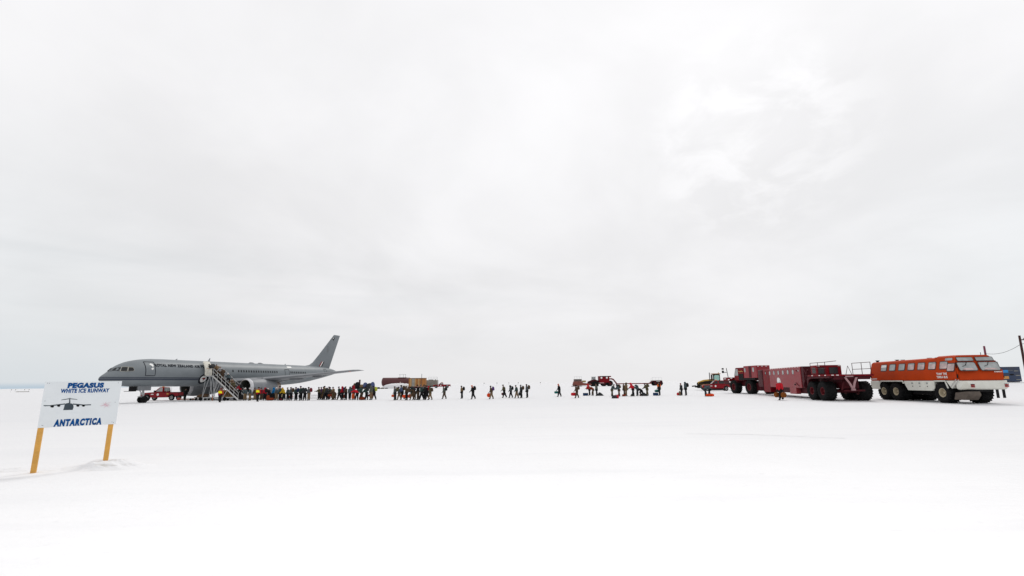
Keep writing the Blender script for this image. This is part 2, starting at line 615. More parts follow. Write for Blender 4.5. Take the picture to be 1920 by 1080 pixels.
PEOPLE = [
 ((-46.48, 76.09), 0.96, 'lean', 200, 'tan', 'tan', 'brown', 'white', None, 'person in tan clothes stooping at the foot of the airstairs', 'white backpack on the stooping person at the stair foot'),
 ((-44.85, 74.36), 0.97, 'stand', 190, 'red', 'brown', 'brown', None, ('orange', 'duffel'), 'person in red parka right behind the stooping one at the stair foot', 'orange bag held by red parka person near stair foot'),
 ((-40.52, 68.01), 1, 'stand', 160, 'slate', 'tan', 'white', None, None, 'person in white hat and slate jacket, left of its twin before the engine intake', ''),
 ((-39.65, 67.76), 1, 'stand', 200, 'slate', 'tan', 'white', None, None, 'person with white hat and slate jacket standing right of its twin under the engine intake', ''),
 ((-40.63, 70.78), 1, 'stand', 180, 'brown', 'tan', 'black', None, None, 'person in brown jacket half hidden behind the yellow vest in the queue', ''),
 ((-35.69, 62.87), 1.06, 'stand', 80, 'redvest', 'black', 'black', None, None, 'person in red jacket and yellow vest standing below the engine cowl', ''),
 ((-38.55, 68.87), 1, 'stand', 170, 'maroon', 'brown', 'black', None, None, 'person in maroon jacket between the yellow vest and the red hood', ''),
 ((-37.36, 67.7), 1, 'stand', 150, 'red', 'black', 'redhood', 'black', None, 'person in red hooded parka with black trousers in the queue under the engine', 'black backpack on the red hooded parka under the engine'),
 ((-37.22, 68.69), 0.98, 'lean', 170, 'black', 'black', 'white', None, None, 'person in black with white rimmed hat beside the rust red duffel bags', ''),
 ((-36.45, 68.46), 1, 'stand', 185, 'blue', 'black', 'blue', None, None, 'person in bright blue jacket in the queue below the engine nozzle', ''),
 ((-35.53, 67.56), 1, 'stand', 170, 'grey', 'tan', 'white', None, None, 'person in grey jacket and tan trousers next to the bright blue jacket', ''),
 ((-34.67, 66.9), 1.12, 'stand', 180, 'slate', 'black', 'black', None, None, 'tall person in slate jacket standing just left of the pink hat', ''),
 ((-34.84, 67.98), 1, 'stand', 180, 'purple', 'black', 'pink', None, None, 'person with pink hat and purple scarf looking over the yellow jacket', ''),
 ((-33.97, 66.7), 0.98, 'lean', 175, 'yellow', 'black', 'yellow', None, ('cream', 'tote'), 'person in mustard yellow jacket and black trousers in the queue', 'cream tote carried by mustard yellow jacket person'),
 ((-33.32, 66.51), 1, 'stand', 185, 'slate', 'black', 'grey', None, None, 'person in slate jacket with grey hat right of the mustard yellow jacket', ''),
 ((-32.76, 66.35), 1.02, 'stand', 175, 'grey', 'black', 'black', 'brown', ('orange', 'round'), 'person in grey jacket carrying a big round orange bag', 'brown backpack of the person with the round orange bag'),
 ((-31.89, 66.09), 1.02, 'stand', 178, 'green', 'black', 'navy', 'navy', None, 'person in dark green jacket with navy hat right of the round orange bag', 'navy backpack on the dark green jacket with navy hat'),
 ((-31.07, 65.85), 1.1, 'stand', 180, 'green', 'black', 'navy', None, ('black', 'tote'), 'tall person in green and black, third from the right end of the plane queue', 'black shoulder bag of the tall green and black person'),
 ((-30.4, 65.65), 1, 'lean', 180, 'charcoal', 'black', 'charcoal', 'charcoal', None, 'person in charcoal under a bulky pack, second from right in the plane queue', 'bulky charcoal backpack, second from right in the plane queue'),
 ((-29.72, 65.45), 1.02, 'stand', 182, 'grey', 'tan', 'black', 'maroon', None, 'person with tan trousers at the right end of the plane queue', 'maroon backpack at the right end of the plane queue'),
 ((-28.99, 67.26), 1, 'carry', 180, 'olive', 'black', 'grey', None, None, 'person in olive jacket holding arms out, leftmost of the middle crowd', ''),
 ((-29.12, 68.35), 1, 'stand', 180, 'purple', 'brown', 'grey', None, None, 'person in dark purple just behind the leftmost olive jacket', ''),
 ((-28.21, 67.02), 1.03, 'stand', 170, 'brown', 'brown', 'black', None, ('yellow', 'tote'), 'person in brown with a bright yellow bag in the middle crowd', 'bright yellow bag held in the middle crowd'),
 ((-27.96, 66.94), 1.1, 'walk', 180, 'olive', 'black', 'black', None, None, 'tall person with black hat behind the bright yellow bag', ''),
 ((-27.58, 66.83), 0.95, 'walk2', 180, 'charcoal', 'black', 'charcoal', None, None, 'person in charcoal striding right of the bright yellow bag', ''),
 ((-28.28, 69.18), 1.02, 'stand', 175, 'brown', 'brown', 'black', None, None, 'person in brown with black hat behind the maroon trousers person', ''),
 ((-27.52, 67.86), 1, 'walk', 180, 'green', 'maroon', 'navy', None, None, 'person in dark green jacket and maroon trousers in the middle crowd', ''),
 ((-26.59, 66.53), 1, 'stand', 180, 'tan', 'olive', 'black', None, None, 'person with bare tan neck and black hat left of the long brown coat', ''),
 ((-26.27, 66.43), 0.9, 'bend', 180, 'brown', 'brown', 'brown', None, ('rust', 'duffel'), 'person in long brown coat bending over a rust bag', 'rust bag beside the long brown coat'),
 ((-25.56, 66.22), 1.04, 'walk', 180, 'green', 'black', 'navy', None, None, 'person in dark green jacket just left of the red hooded parka in the middle crowd', ''),
 ((-25.07, 66.07), 1.03, 'stand', 180, 'red', 'black', 'redhood', 'navy', None, 'person in red hooded parka left of the brown shoulder bag', 'navy backpack on the red hood in the middle crowd'),
 ((-24.5, 65.9), 1.02, 'stand', 180, 'brown', 'black', 'black', None, ('rust', 'round'), 'person in brown jacket with a round rust coloured bag at the waist', 'round rust bag beside the red hood in the middle crowd'),
 ((-23.84, 65.7), 1, 'stand', 90, 'slate', 'black', 'slate', None, None, 'person in slate jacket with legs apart between brown and red jackets', ''),
 ((-23.56, 66.43), 1.07, 'stand', 175, 'red', 'black', 'redhood', None, None, 'tall person in red hood right behind the leaning bright red jacket', ''),
 ((-22.39, 64.66), 1, 'bend', 160, 'brightred', 'black', 'charcoal', None, ('orange', 'tall'), 'person in bright red jacket leaning forward in the middle crowd', 'upright orange bag left of the leaning bright red jacket'),
 ((-21.89, 65.1), 1, 'bend', 180, 'green', 'brown', 'green', 'green', None, 'person bent under a huge dark green pack in the middle crowd', 'huge dark green backpack in the middle crowd'),
 ((-21.12, 64.87), 1, 'lean', 180, 'green', 'black', 'black', 'charcoal', None, 'person in dark green jacket right of the huge green pack', 'charcoal backpack right of the huge green pack'),
 ((-20.4, 64.65), 1.05, 'stand', 175, 'greyolive', 'tan', 'greyolive', None, ('maroon', 'duffel'), 'person in grey olive jacket and pale tan trousers near the right of the middle crowd', 'maroon bag beside the pale tan trousers'),
 ((-20.21, 65.41), 1.05, 'walk', 180, 'charcoal', 'black', 'black', 'lime', None, 'person in charcoal at the right end of the middle crowd', 'lime yellow pack at the right end of the middle crowd'),
 ((-16.32, 62.26), 1, 'stand', 185, 'grey', 'black', 'black', 'olive', ('orange', 'duffel'), 'person in grey jacket, leftmost of the group before the rust brown hut', 'olive backpack, leftmost of the group before the rust brown hut'),
 ((-16.0, 63.32), 0.98, 'walk', 180, 'slate', 'tan', 'navy', 'bluegrey', None, 'person in slate jacket and tan trousers with a blue grey pack', 'blue grey backpack near the rust brown hut'),
 ((-15.82, 64.26), 1.1, 'walk2', 180, 'slate', 'black', 'black', 'brown', None, 'tall person in slate striding left of the big orange duffel', 'brown backpack of the tall striding slate person'),
 ((-14.66, 61.96), 1, 'stand', 180, 'brown', 'black', 'black', 'brown', ('brightorange', 'bigduffel'), 'person in brown jacket carrying a big bright orange duffel', 'brown backpack above the big bright orange duffel'),
 ((-14.07, 62.74), 0.98, 'walk', 180, 'green', 'tan', 'green', None, ('salmon', 'round'), 'person in dark green with a round salmon bag', 'round salmon bag before the rust brown hut'),
 ((-13.63, 62.6), 1, 'bend', 180, 'brown', 'brown', 'black', 'charcoal', None, 'person in brown bent over right of the round salmon bag', 'charcoal backpack right of the round salmon bag'),
 ((-13.19, 62.47), 1.1, 'stand', 180, 'black', 'brown', 'black', None, None, 'person in black jacket standing behind the bent brown person', ''),
 ((-12.64, 62.3), 1.12, 'walk', 180, 'green', 'black', 'grey', None, None, 'person in grey hat and dark green jacket with legs wide apart', ''),
 ((-12.37, 63.0), 1.1, 'stand', 180, 'charcoal', 'black', 'skin', None, None, 'bareheaded person in charcoal left of the red pack', ''),
 ((-11.86, 62.07), 1.08, 'walk2', 180, 'black', 'black', 'brown', 'red', None, 'person all in black with a small red pack', 'small red pack on the person all in black'),
 ((-11.39, 61.92), 0.95, 'walk', 180, 'olive', 'tan', 'olive', 'brown', None, 'person in olive and tan walking last in the group before the rust brown hut', 'brown backpack of the last walker before the rust brown hut'),
 ((-9.9, 64.89), 1, 'walk', 180, 'greyolive', 'brown', 'black', 'black', None, 'person in grey jacket and brown trousers walking alone below the far red pickup', 'black backpack on the lone walker below the far red pickup'),
 ((-7.47, 65.83), 0.98, 'stand', 185, 'tan', 'black', 'black', 'black', None, 'person in tan jacket with a black pack, left of two close walkers', 'black backpack on the tan jacket walker'),
 ((-5.54, 62.47), 1.03, 'walk2', 180, 'black', 'black', 'orange', 'black', None, 'person in black with an orange hood walking alone', 'black backpack on the orange hooded walker'),
 ((-2.97, 62.26), 0.98, 'walk', 180, 'brown', 'tan', 'black', 'purple', ('brightorange', 'round'), 'person in brown striding with a bright orange bag in front', 'purple backpack on the brown striding walker'),
 ((-1.29, 66.71), 1.04, 'walk2', 180, 'olive', 'black', 'black', None, ('maroon', 'duffel'), 'person in olive jacket leading a line of five walkers with a maroon bag', 'maroon bag of the leading olive walker'),
 ((-0.3, 66.37), 0.98, 'walk', 180, 'grey', 'black', 'charcoal', 'black', None, 'person in grey jacket second in the line of five walkers', 'black backpack, second in the line of five walkers'),
 ((0.55, 64.71), 1, 'walk', 180, 'green', 'tan', 'grey', None, None, 'person in dark green jacket and tan trousers amid the line of five walkers', ''),
 ((1.21, 64.94), 1, 'stand', 180, 'charcoal', 'black', 'grey', 'brown', ('grey', 'small'), 'person in charcoal with grey hat fourth in the line of five walkers', 'brown backpack, fourth in the line of five walkers'),
 ((2.09, 66.01), 1.04, 'stand', 185, 'grey', 'black', 'black', 'brown', None, 'person in grey jacket last in the line of five walkers', 'brown backpack, last in the line of five walkers'),
 ((7.15, 69.15), 1.05, 'walk', 180, 'black', 'black', 'orange', None, ('teal', 'duffel'), 'person in black with orange scarf and green bag standing alone in mid field', 'green bag of the lone orange scarf person in mid field'),
 ((8.9, 62.55), 0.97, 'walk', 180, 'brown', 'brown', 'black', 'brown', ('brightred', 'bigduffel'), 'person in brown striding with a bright red bag below the far brown sled', 'brown backpack on the strider with a bright red bag'),
 ((12.59, 73.87), 1.02, 'lean', 200, 'brightred', 'black', 'redhood', None, None, 'person in red hood leaning left below the far tractor', ''),
 ((12.95, 72.5), 0.96, 'bend', 180, 'rust', 'brown', 'brown', None, None, 'person in rust brown jacket next to the red hood leaning left', ''),
 ((13.22, 70.94), 1.02, 'stand', 180, 'greyolive', 'black', 'black', None, None, 'person in grey olive coat beside a dark bag heap', ''),
 ((14.9, 67.54), 1, 'lean', 10, 'slate', 'olive', 'black', None, None, 'person in slate jacket, leftmost of the group under the far flatbed', ''),
 ((15.86, 67.18), 0.98, 'lean', 190, 'slate', 'brown', 'charcoal', 'brown', None, 'person in slate jacket with a brown pack above the red and white bags', 'brown backpack above the red and white bags'),
 ((17.13, 69.11), 1.02, 'stand', 180, 'brown', 'brown', 'brown', None, None, 'person in dark brown behind the long tan coat below the far flatbed', ''),
 ((17.27, 68.51), 1.06, 'stand', 0, 'tan', 'tan', 'olive', None, None, 'person in long tan coat standing below the far flatbed', ''),
 ((18.09, 67.65), 1.08, 'lean', 180, 'brightred', 'black', 'redhood', None, None, 'person in long bright red coat below the far flatbed', ''),
 ((19.08, 68.62), 0.98, 'bend', 180, 'slate', 'charcoal', 'black', 'slate', None, 'person in slate bending right of the long bright red coat', 'slate backpack right of the long bright red coat'),
 ((19.78, 68.9), 0.9, 'crouch', 180, 'black', 'black', 'black', None, None, 'person in black crouching between slate and olive jackets', ''),
 ((20.5, 68.61), 1.04, 'lean', 180, 'olive', 'olive', 'black', 'olive', None, 'person in olive coat at the right end of the flatbed group', 'olive backpack at the right end of the flatbed group'),
 ((22.73, 69.71), 1.12, 'stand', 180, 'orangevest', 'black', 'black', None, ('teal', 'duffel'), 'person in black with an orange vest below the far white topped trailer', 'teal bag of the orange vest person'),
 ((25.7, 68.49), 0.97, 'stand', 180, 'charcoal', 'black', 'maroon', None, None, 'person in charcoal, left of a pair standing by two small bags', ''),
 ((26.26, 68.26), 1.06, 'stand', 170, 'slate', 'black', 'slate', 'black', None, 'person in slate, right of a pair standing by two small bags', 'black backpack, right of the standing pair'),
 ((27.09, 63.41), 0.98, 'bend', 0, 'slate', 'charcoal', 'slate', None, None, 'person in slate bending over red bags before the red crew pickup, on the left', ''),
 ((28.14, 64.26), 0.98, 'bend', 180, 'slate', 'black', 'slate', None, None, 'person in slate bending over red bags before the red crew pickup, on the right', ''),
 ((29.25, 49.16), 1.16, 'bags', 195, 'brightred', 'black', 'tallwhite', None, ('brownbag', 'duffel2'), 'person in bright red parka and white hat carrying two brown bags', ''),
 ((-52.7, 72.2), 1, 'stand', 90, 'black', 'black', 'black', None, None, 'person in black standing below the far engine behind the pickup', ''),
 ((-40.31, 61.88), 1.02, 'stand', 90, 'redvest', 'black', 'maroon', None, None, 'person in red with bright yellow vest standing by the airstairs frame', ''),
]
BAGS = [
 ((-36.79, 67.53), 'rust', 'tall', 1.0, 'upright rust red duffel bag standing behind the red hooded parka'),
 ((-36.22, 67.36), 'rust', 'duffel', 1.1, 'low rust red duffel bag lying beside the white rimmed hat person'),
 ((-34.4, 66.83), 'maroon', 'duffel', 0.8, 'maroon bag with pale top lying before the tall slate jacket'),
 ((-21.85, 65.09), 'rust', 'duffel', 1.2, 'rust bag lying under the huge dark green backpack'),
 ((11.88, 73.55), 'navyblue', 'crate', 1.0, 'blue crate on the snow left of the red hood'),
 ((14.03, 72.07), 'charcoal', 'heap', 0.95, 'dark olive heap of bags beside the grey olive coat'),
 ((14.27, 62.23), 'maroon', 'duffel', 1.0, 'maroon bag lying left of the white bag under the slate jackets'),
 ((13.53, 59.93), 'charcoal', 'heap', 0.75, 'dark mound shaped bag nearest the camera below the flatbed'),
 ((13.93, 59.8), 'brightred', 'tall', 0.6, 'small bright red bag nearest the camera below the flatbed'),
 ((16.81, 68.14), 'rust', 'duffel', 0.8, 'rust bag at the feet of the long tan coat'),
 ((18.11, 68.18), 'greyolive', 'heap', 0.6, 'small grey bag at the feet of the bright red coat'),
 ((19.63, 68.96), 'rust', 'duffel', 0.7, 'small rust bag right of the bright red coat'),
 ((20.07, 68.79), 'charcoal', 'heap', 0.95, 'charcoal heap of bags left of the olive coat'),
 ((22.19, 69.93), 'navyblue', 'crate', 1.0, 'navy crate on the snow left of the orange vest person'),
 ((25.21, 68.69), 'brightred', 'round', 0.7, 'small round red bag left of the standing pair'),
 ((25.46, 68.59), 'tan', 'tall', 0.8, 'small tan bag between the round red bag and the pair'),
 ((27.44, 63.27), 'brightorange', 'duffel', 1.0, 'orange red bag, left of two before the bending pair'),
 ((27.83, 63.13), 'brightorange', 'duffel', 1.0, 'orange red bag, right of two before the bending pair'),
]



# ------------------------------------------------------------------ the sign
def make_sign():
    root = empty('runway_sign', (-12.6, 12.05, 0))
    tag(root, 'white painted wooden sign on two yellow timber posts in the snow', 'sign')
    ax = Vector((-11.32 + 12.61, 12.94 - 12.05, 0))
    W = ax.length
    ax.normalize()
    nrm = Vector((ax.y, -ax.x, 0))                     # towards the camera
    upv = (Vector((0.03, 0, 1.22))).normalized()
    H = 1.22
    org = Vector((-0.03, 0, 1.16))                      # lower left corner

    def P(u, v, d=0.0):                                 # u, v in metres from the lower left corner
        return org + ax * u + upv * v + nrm * d
    m = MB()
    m.rings([[P(0, 0, d), P(W, 0.01, d), P(W, H, d), P(0, H, d)] for d in (0, 0.022)])
    m.build('board', BOARD, root, bevel=0.003)
    for u, w, zb in ((0.0, 0.105, -0.3), (W - 0.165, 0.105, -0.1)):
        b = MB()
        base = P(u, 0) + upv * (zb - 1.16)
        top = P(u, H - 0.03)
        b.rings([[q, q + ax * w, q + ax * w - nrm * 0.09, q - nrm * 0.09] for q in (base - nrm * 0.004, top - nrm * 0.004)])
        b.build('post', WOODP, root, bevel=0.006)

    def uv(px, py):                                     # position on the board as fractions of the pictured quad
        top_l, top_r, bot_l, bot_r = (303, 413), (822, 408), (250, 733), (785, 697)
        t = 0.5
        s = 0.5
        for _ in range(12):
            lx = top_l[0] + (bot_l[0] - top_l[0]) * t
            rx = top_r[0] + (bot_r[0] - top_r[0]) * t
            s = (px - lx) / (rx - lx)
            ty = top_l[1] + (top_r[1] - top_l[1]) * s
            by = bot_l[1] + (bot_r[1] - bot_l[1]) * s
            t = (py - ty) / (by - ty)
        return s * W, (1 - t) * H

    def put(name, txt, x0, x1, y0, y1, m_, shear, bold, sp=1.0):
        a = uv(x0, (y0 + y1) / 2)
        b = uv(x1, (y0 + y1) / 2)
        c = uv((x0 + x1) / 2, y0)
        d = uv((x0 + x1) / 2, y1)
        cu, cv = (a[0] + b[0]) / 2, (c[1] + d[1]) / 2
        w, h = b[0] - a[0], c[1] - d[1]
        o = lettering(name, txt, (w, h), lambda x, y: P(cu + x, cv + y, 0.0255), m_, root, shear, bold, sp)
        return o
    put('lettering', 'PEGASUS', 447, 693, 420, 457, NAVY, 0.06, 0.075, 1.12)
    put('lettering', 'WHITE ICE RUNWAY', 403, 733, 460, 489, NAVY, 0.06, 0.05, 1.1)
    put('lettering', 'ANTARCTICA', 358, 682, 664, 712, NAVY, 0.08, 0.075, 1.25)
    # painted head-on transport aircraft
    e = MB()

    def pp(pts, mi=0, d=0.0255):
        e.poly([P(*uv(x, y), d) for x, y in pts], mi)
    pp([(428, 572), (436, 563), (456, 559), (477, 564), (485, 572), (487, 588), (481, 606), (418, 609), (424, 590)])
    pp([(291, 577), (330, 577), (430, 563), (432, 570), (360, 580), (300, 584), (291, 582)])
    pp([(482, 563), (555, 569), (606, 567), (606, 573), (556, 576), (484, 571)])
    pp([(456, 560), (458, 530), (464, 523), (465, 560)])
    pp([(406, 538), (460, 528), (512, 534), (512, 537), (461, 533), (408, 541)])
    for cx, cy, rr in ((346, 584, 12), (389, 579, 11), (516, 577, 11), (554, 577, 10)):
        pp([(cx + rr * math.cos(k * math.pi / 6), cy + 0.72 * rr * math.sin(k * math.pi / 6)) for k in range(12)], 1, 0.027)
    e.build('aircraft_silhouette', [SKETCH, BLACK], root)
    # faded red brush strokes
    k = MB()
    rnd = random.Random(3)
    for x0, y0, x1, y1 in ((668, 585, 750, 545), (672, 560, 755, 578), (700, 545, 735, 590), (690, 592, 745, 552), (712, 540, 700, 590), (662, 575, 740, 566), (684, 548, 728, 585)):
        ang = math.atan2(y1 - y0, x1 - x0)
        ox, oy = -math.sin(ang) * 1.5, math.cos(ang) * 1.5
        mx, my = (x0 + x1) / 2 + rnd.uniform(-4, 4), (y0 + y1) / 2 + rnd.uniform(-4, 4)
        d = 0.0255 + rnd.random() * 0.002
        k.poly([P(*uv(x, y), d) for x, y in ((x0, y0), (mx + ox, my + oy), (x1, y1), (mx - ox, my - oy))])
    k.build('brush_strokes', PINKLINE, root)
    for x, y in ((318, 424), (330, 425), (796, 420), (280, 714), (286, 716), (757, 682), (768, 684), (776, 550), (300, 548)):
        s = MB()
        s.lathe([(0, 0.008), (0.004, 0.006)], P(*uv(x, y), 0.0225), nrm, 8)
        s.build('screw', SHADEGREY, root)


make_sign()


# ------------------------------------------------------------------ the aircraft
FUS = [  # station, top z, bottom z, half width
    (0.0, 3.34, 3.22, 0.06), (0.12, 3.58, 3.04, 0.30), (0.35, 3.80, 2.90, 0.55), (0.7, 4.06, 2.74, 0.82), (1.1, 4.38, 2.62, 1.06),
    (1.6, 4.92, 2.50, 1.28), (2.1, 5.28, 2.42, 1.44), (2.7, 5.60, 2.36, 1.57), (3.5, 5.86, 2.30, 1.70), (4.5, 6.07, 2.26, 1.79),
    (5.8, 6.21, 2.24, 1.85), (7.5, 6.25, 2.24, 1.88), (20, 6.25, 2.24, 1.88), (27.5, 6.25, 2.24, 1.88), (30.5, 6.25, 2.30, 1.87),
    (33, 6.25, 2.46, 1.85), (35, 6.25, 2.66, 1.80), (37.5, 6.23, 3.02, 1.70), (40, 6.17, 3.48, 1.50), (42.5, 6.02, 3.98, 1.16),
    (44.5, 5.76, 4.42, 0.78), (45.7, 5.45, 4.70, 0.46), (46.2, 5.18, 4.88, 0.18)]
_fs = np.array(FUS)


def fus(s):
    return tuple(np.interp(s, _fs[:, 0], _fs[:, k]) for k in (1, 2, 3))


def fus_pt(s, z, off=0.02, side=-1):
    zt, zb, hw = fus(s)
    zc, hh = (zt + zb) / 2, (zt - zb) / 2
    t = max(-0.995, min(0.995, (z - zc) / hh))
    return Vector((s, side * (hw * math.sqrt(1 - t * t) + off), z + off * t * 0.7))


def decal_grid(m, x0, x1, z0, z1, nx=3, nz=6, off=0.02, side=-1, mi=0):
    G = [[m.bm.verts.new(fus_pt(x0 + (x1 - x0) * i / nx, z0 + (z1 - z0) * j / nz, off, side)) for i in range(nx + 1)] for j in range(nz + 1)]
    for j in range(nz):
        for i in range(nx):
            m._f([G[j][i], G[j][i + 1], G[j + 1][i + 1], G[j + 1][i]], mi)


def make_wheel(parent, loc, r, w, rim_m, name='wheel', lug=True, rim_r=0.45, axis=(0, 1, 0)):
    """tyre with tread lugs, and a dished rim; axis along local Y, outer face towards +Y"""
    e = empty(name, loc, 0, parent)
    m = MB()
    h = w / 2
    prof = [(-h * 0.80, r * rim_r), (-h * 0.98, r * 0.62), (-h, r * 0.80), (-h * 0.86, r * 0.93), (-h * 0.55, r * 0.975), (0, r * 0.985), (h * 0.55, r * 0.975), (h * 0.86, r * 0.93), (h, r * 0.80), (h * 0.98, r * 0.62), (h * 0.80, r * rim_r)]
    m.lathe(prof, (0, 0, 0), (0, 1, 0), 36, 0, False, False)
    if lug:
        n = 22
        for k in range(n):
            for s in (-1, 1):
                a = 2 * math.pi * (k + (0.25 if s > 0 else -0.25)) / n
                M = Matrix.Rotation(a, 4, 'Y') @ Matrix.Rotation(s * 0.45, 4, 'Z')
                y0, y1 = (0.02 * w, h * 0.95) if s > 0 else (-h * 0.95, -0.02 * w)
                m.box(-r * 0.05, r * 0.05, y0, y1, r * 0.90, r * 1.0, 0, M)
    m.build('tyre', RUBBER, e)
    q = MB()
    rr = r * rim_r
    q.lathe([(-h * 0.8, rr), (h * 0.78, rr), (h * 0.84, rr * 1.05), (h * 0.80, rr * 0.90), (h * 0.35, rr * 0.75), (h * 0.30, rr * 0.3), (h * 0.55, rr * 0.26), (h * 0.58, 0.01)], (0, 0, 0), (0, 1, 0), 24, 0, True, True)
    for k in range(8):
        a = 2 * math.pi * k / 8
        q.lathe([(0, rr * 0.06), (h * 0.1, rr * 0.05)], (rr * 0.55 * math.cos(a), h * 0.33, rr * 0.55 * math.sin(a)), (0, 1, 0), 6, 1)
    q.build('rim', [rim_m, HUBBRN], e)
    return e


def flip_wheel(w, parent, loc):
    c = dup(w, parent)
    c.location = loc
    c.rotation_euler = (0, 0, math.pi)
    return c


def wing_half(m, secs, side):
    """loft of airfoil sections (y, le, chord, z, thickness)"""
    af = [(1.0, 0.0), (0.75, 0.36), (0.45, 0.56), (0.2, 0.52), (0.06, 0.32), (0.0, 0.0), (0.06, -0.28), (0.2, -0.42), (0.45, -0.44), (0.75, -0.26)]
    m.rings([[Vector((le + c * a, side * y, z + th * b)) for a, b in af] for y, le, c, z, th in secs])


def make_aircraft():
    root = empty('airliner', (-54.15, 58.4, 0), 1.273)
    tag(root, 'grey twin engined air force jet airliner parked on the snow with airstairs at its door', 'aircraft')
    n = 56
    m = MB()
    st = np.concatenate([np.linspace(0, 1, 9) ** 1.6 * 2.0, np.linspace(2.3, 8, 12), np.linspace(9, 30, 12), np.linspace(31, 46.2, 22)])
    rs = []
    for s in st:
        zt, zb, hw = fus(s)
        zc, hh = (zt + zb) / 2, (zt - zb) / 2
        rs.append([Vector((s, hw * math.sin(2 * math.pi * k / n), zc + hh * math.cos(2 * math.pi * k / n))) for k in range(n)])
    m.rings(rs)
    m.build('fuselage', AIRGREY, root, angle=60)
    # wing root / belly fairing
    f = MB()
    fr = []
    for s, hw, zt, zb in ((14.6, 1.2, 3.0, 2.2), (16.5, 1.95, 3.6, 2.02), (19, 2.25, 3.8, 1.92), (23, 2.25, 3.7, 1.92), (26, 2.0, 3.4, 2.0), (28.6, 1.2, 2.9, 2.25)):
        zc, hh = (zt + zb) / 2, (zt - zb) / 2
        fr.append([Vector((s, hw * math.copysign(abs(math.sin(a)) ** 0.7, math.sin(a)), zc + hh * math.copysign(abs(math.cos(a)) ** 0.8, math.cos(a)))) for a in [2 * math.pi * k / 32 for k in range(32)]])
    f.rings(fr)
    f.build('belly_fairing', AIRWING, root, angle=60)
    # wings, tailplanes
    for sd_ in (-1, 1):
        w = MB()
        wing_half(w, [(1.2, 15.9, 9.8, 2.85, 1.25), (3.6, 17.3, 8.0, 3.05, 0.95), (6.7, 19.3, 6.1, 3.32, 0.72), (12.5, 23.2, 4.0, 3.98, 0.46), (18.4, 27.1, 2.3, 4.72, 0.24), (19.0, 27.8, 1.5, 4.80, 0.10)], sd_)
        wo_ = w.build('wing', AIRWING, root, angle=50)
        for yy, le, ln, zc in ((4.6, 22.0, 4.6, 2.72), (9.2, 22.6, 4.0, 3.2), (12.6, 24.2, 3.2, 3.62)):
            fl = MB()
            fl.lathe([(0, 0.03), (ln * 0.2, 0.20), (ln * 0.5, 0.26), (ln * 0.8, 0.15), (ln, 0.02)], (le, sd_ * yy, zc), (1, 0, 0.03), 12)
            fl.build('flap_fairing', AIRWING, wo_)
        nl = MB()
        nl.lathe([(0, 0.05), (0.05, 0.16), (0.32, 0.17), (0.40, 0.05)], (27.6, sd_ * 17.6, 4.62), (1, 0, 0), 10)
        nl.build('navigation_light', mat('red orange light lens', (0.9, 0.16, 0.08), 0.3, 0.05, 3.0), wo_)
        t = MB()
        wing_half(t, [(0.3, 40.0, 4.6, 4.65, 0.50), (7.4, 44.6, 1.7, 5.33, 0.16), (7.6, 44.9, 1.1, 5.35, 0.06)], sd_)
        t.build('tailplane', AIRWING, root, angle=50)
    # fin
    fi = MB()
    secs = [(5.5, 35.6, 43.66, 0.30), (6.2, 36.2, 43.95, 0.30), (6.45, 37.5, 44.05, 0.28), (7.0, 38.5, 44.27, 0.27), (8.65, 40.16, 44.94, 0.24), (13.40, 44.66, 46.87, 0.12), (13.56, 44.85, 46.93, 0.06)]
    prof = [(0, 0), (0.06, 0.55), (0.25, 1.0), (0.55, 0.85), (1.0, 0.05), (0.55, -0.85), (0.25, -1.0), (0.06, -0.55)]
    fi.rings([[Vector((le + (te - le) * a, b * th, z)) for a, b in prof] for z, le, te, th in secs])
    fin_o = fi.build('fin', mat('grey fin paint', (0.155, 0.173, 0.187), 0.5, 0.06, 0.7, spec=0.3), root, angle=40)

    def fin_y(x, z):
        zz_ = [q[0] for q in secs]
        le = np.interp(z, zz_, [q[1] for q in secs])
        te = np.interp(z, zz_, [q[2] for q in secs])
        th = np.interp(z, zz_, [q[3] for q in secs])
        a = (x - le) / (te - le)
        return th * np.interp(a, [0, 0.06, 0.25, 0.55, 1.0], [0, 0.55, 1.0, 0.85, 0.05])
    for sd_ in (-1, 1):
        for nm, cs, mm in (('fin_flash', [(40.91, 7.3), (41.27, 7.3), (40.52, 6.25), (40.15, 6.25)], mat('flash red', (0.20, 0.012, 0.016), 0.5, 0.05, 3)),
                           ('fin_flash', [(41.27, 7.3), (41.52, 7.3), (40.80, 6.25), (40.52, 6.25)], WHITE),
                           ('fin_flash', [(41.52, 7.3), (41.86, 7.3), (41.20, 6.25), (40.80, 6.25)], BLACK)):
            d = MB()
            d.poly([Vector((x, sd_ * (fin_y(x, z) + 0.02), z)) for x, z in cs])
            d.build(nm, mm, fin_o)
        kw = MB()       # small bird emblem at the tip
        for cs in ([(44.0 + 0.55 + 0.33 * math.cos(a), 12.62 + 0.24 * math.sin(a)) for a in [k * math.pi / 7 for k in range(14)]], [(44.62, 12.72), (44.98, 13.0), (44.92, 12.6)], [(44.45, 12.42), (44.50, 12.18), (44.62, 12.18), (44.60, 12.42)]):
            kw.poly([Vector((x, sd_ * (fin_y(x, z) + 0.02), z)) for x, z in cs])
        kw.build('bird_emblem', BLACK, fin_o)
        wp = MB()
        wp.poly([Vector((x, sd_ * (fin_y(x, z) + 0.022), z)) for x, z in ((44.33, 12.62), (44.45, 12.86), (44.62, 12.80), (44.58, 12.62))])
        wp.build('bird_emblem', WHITE, fin_o)
        em = MB()       # crest with a crown above
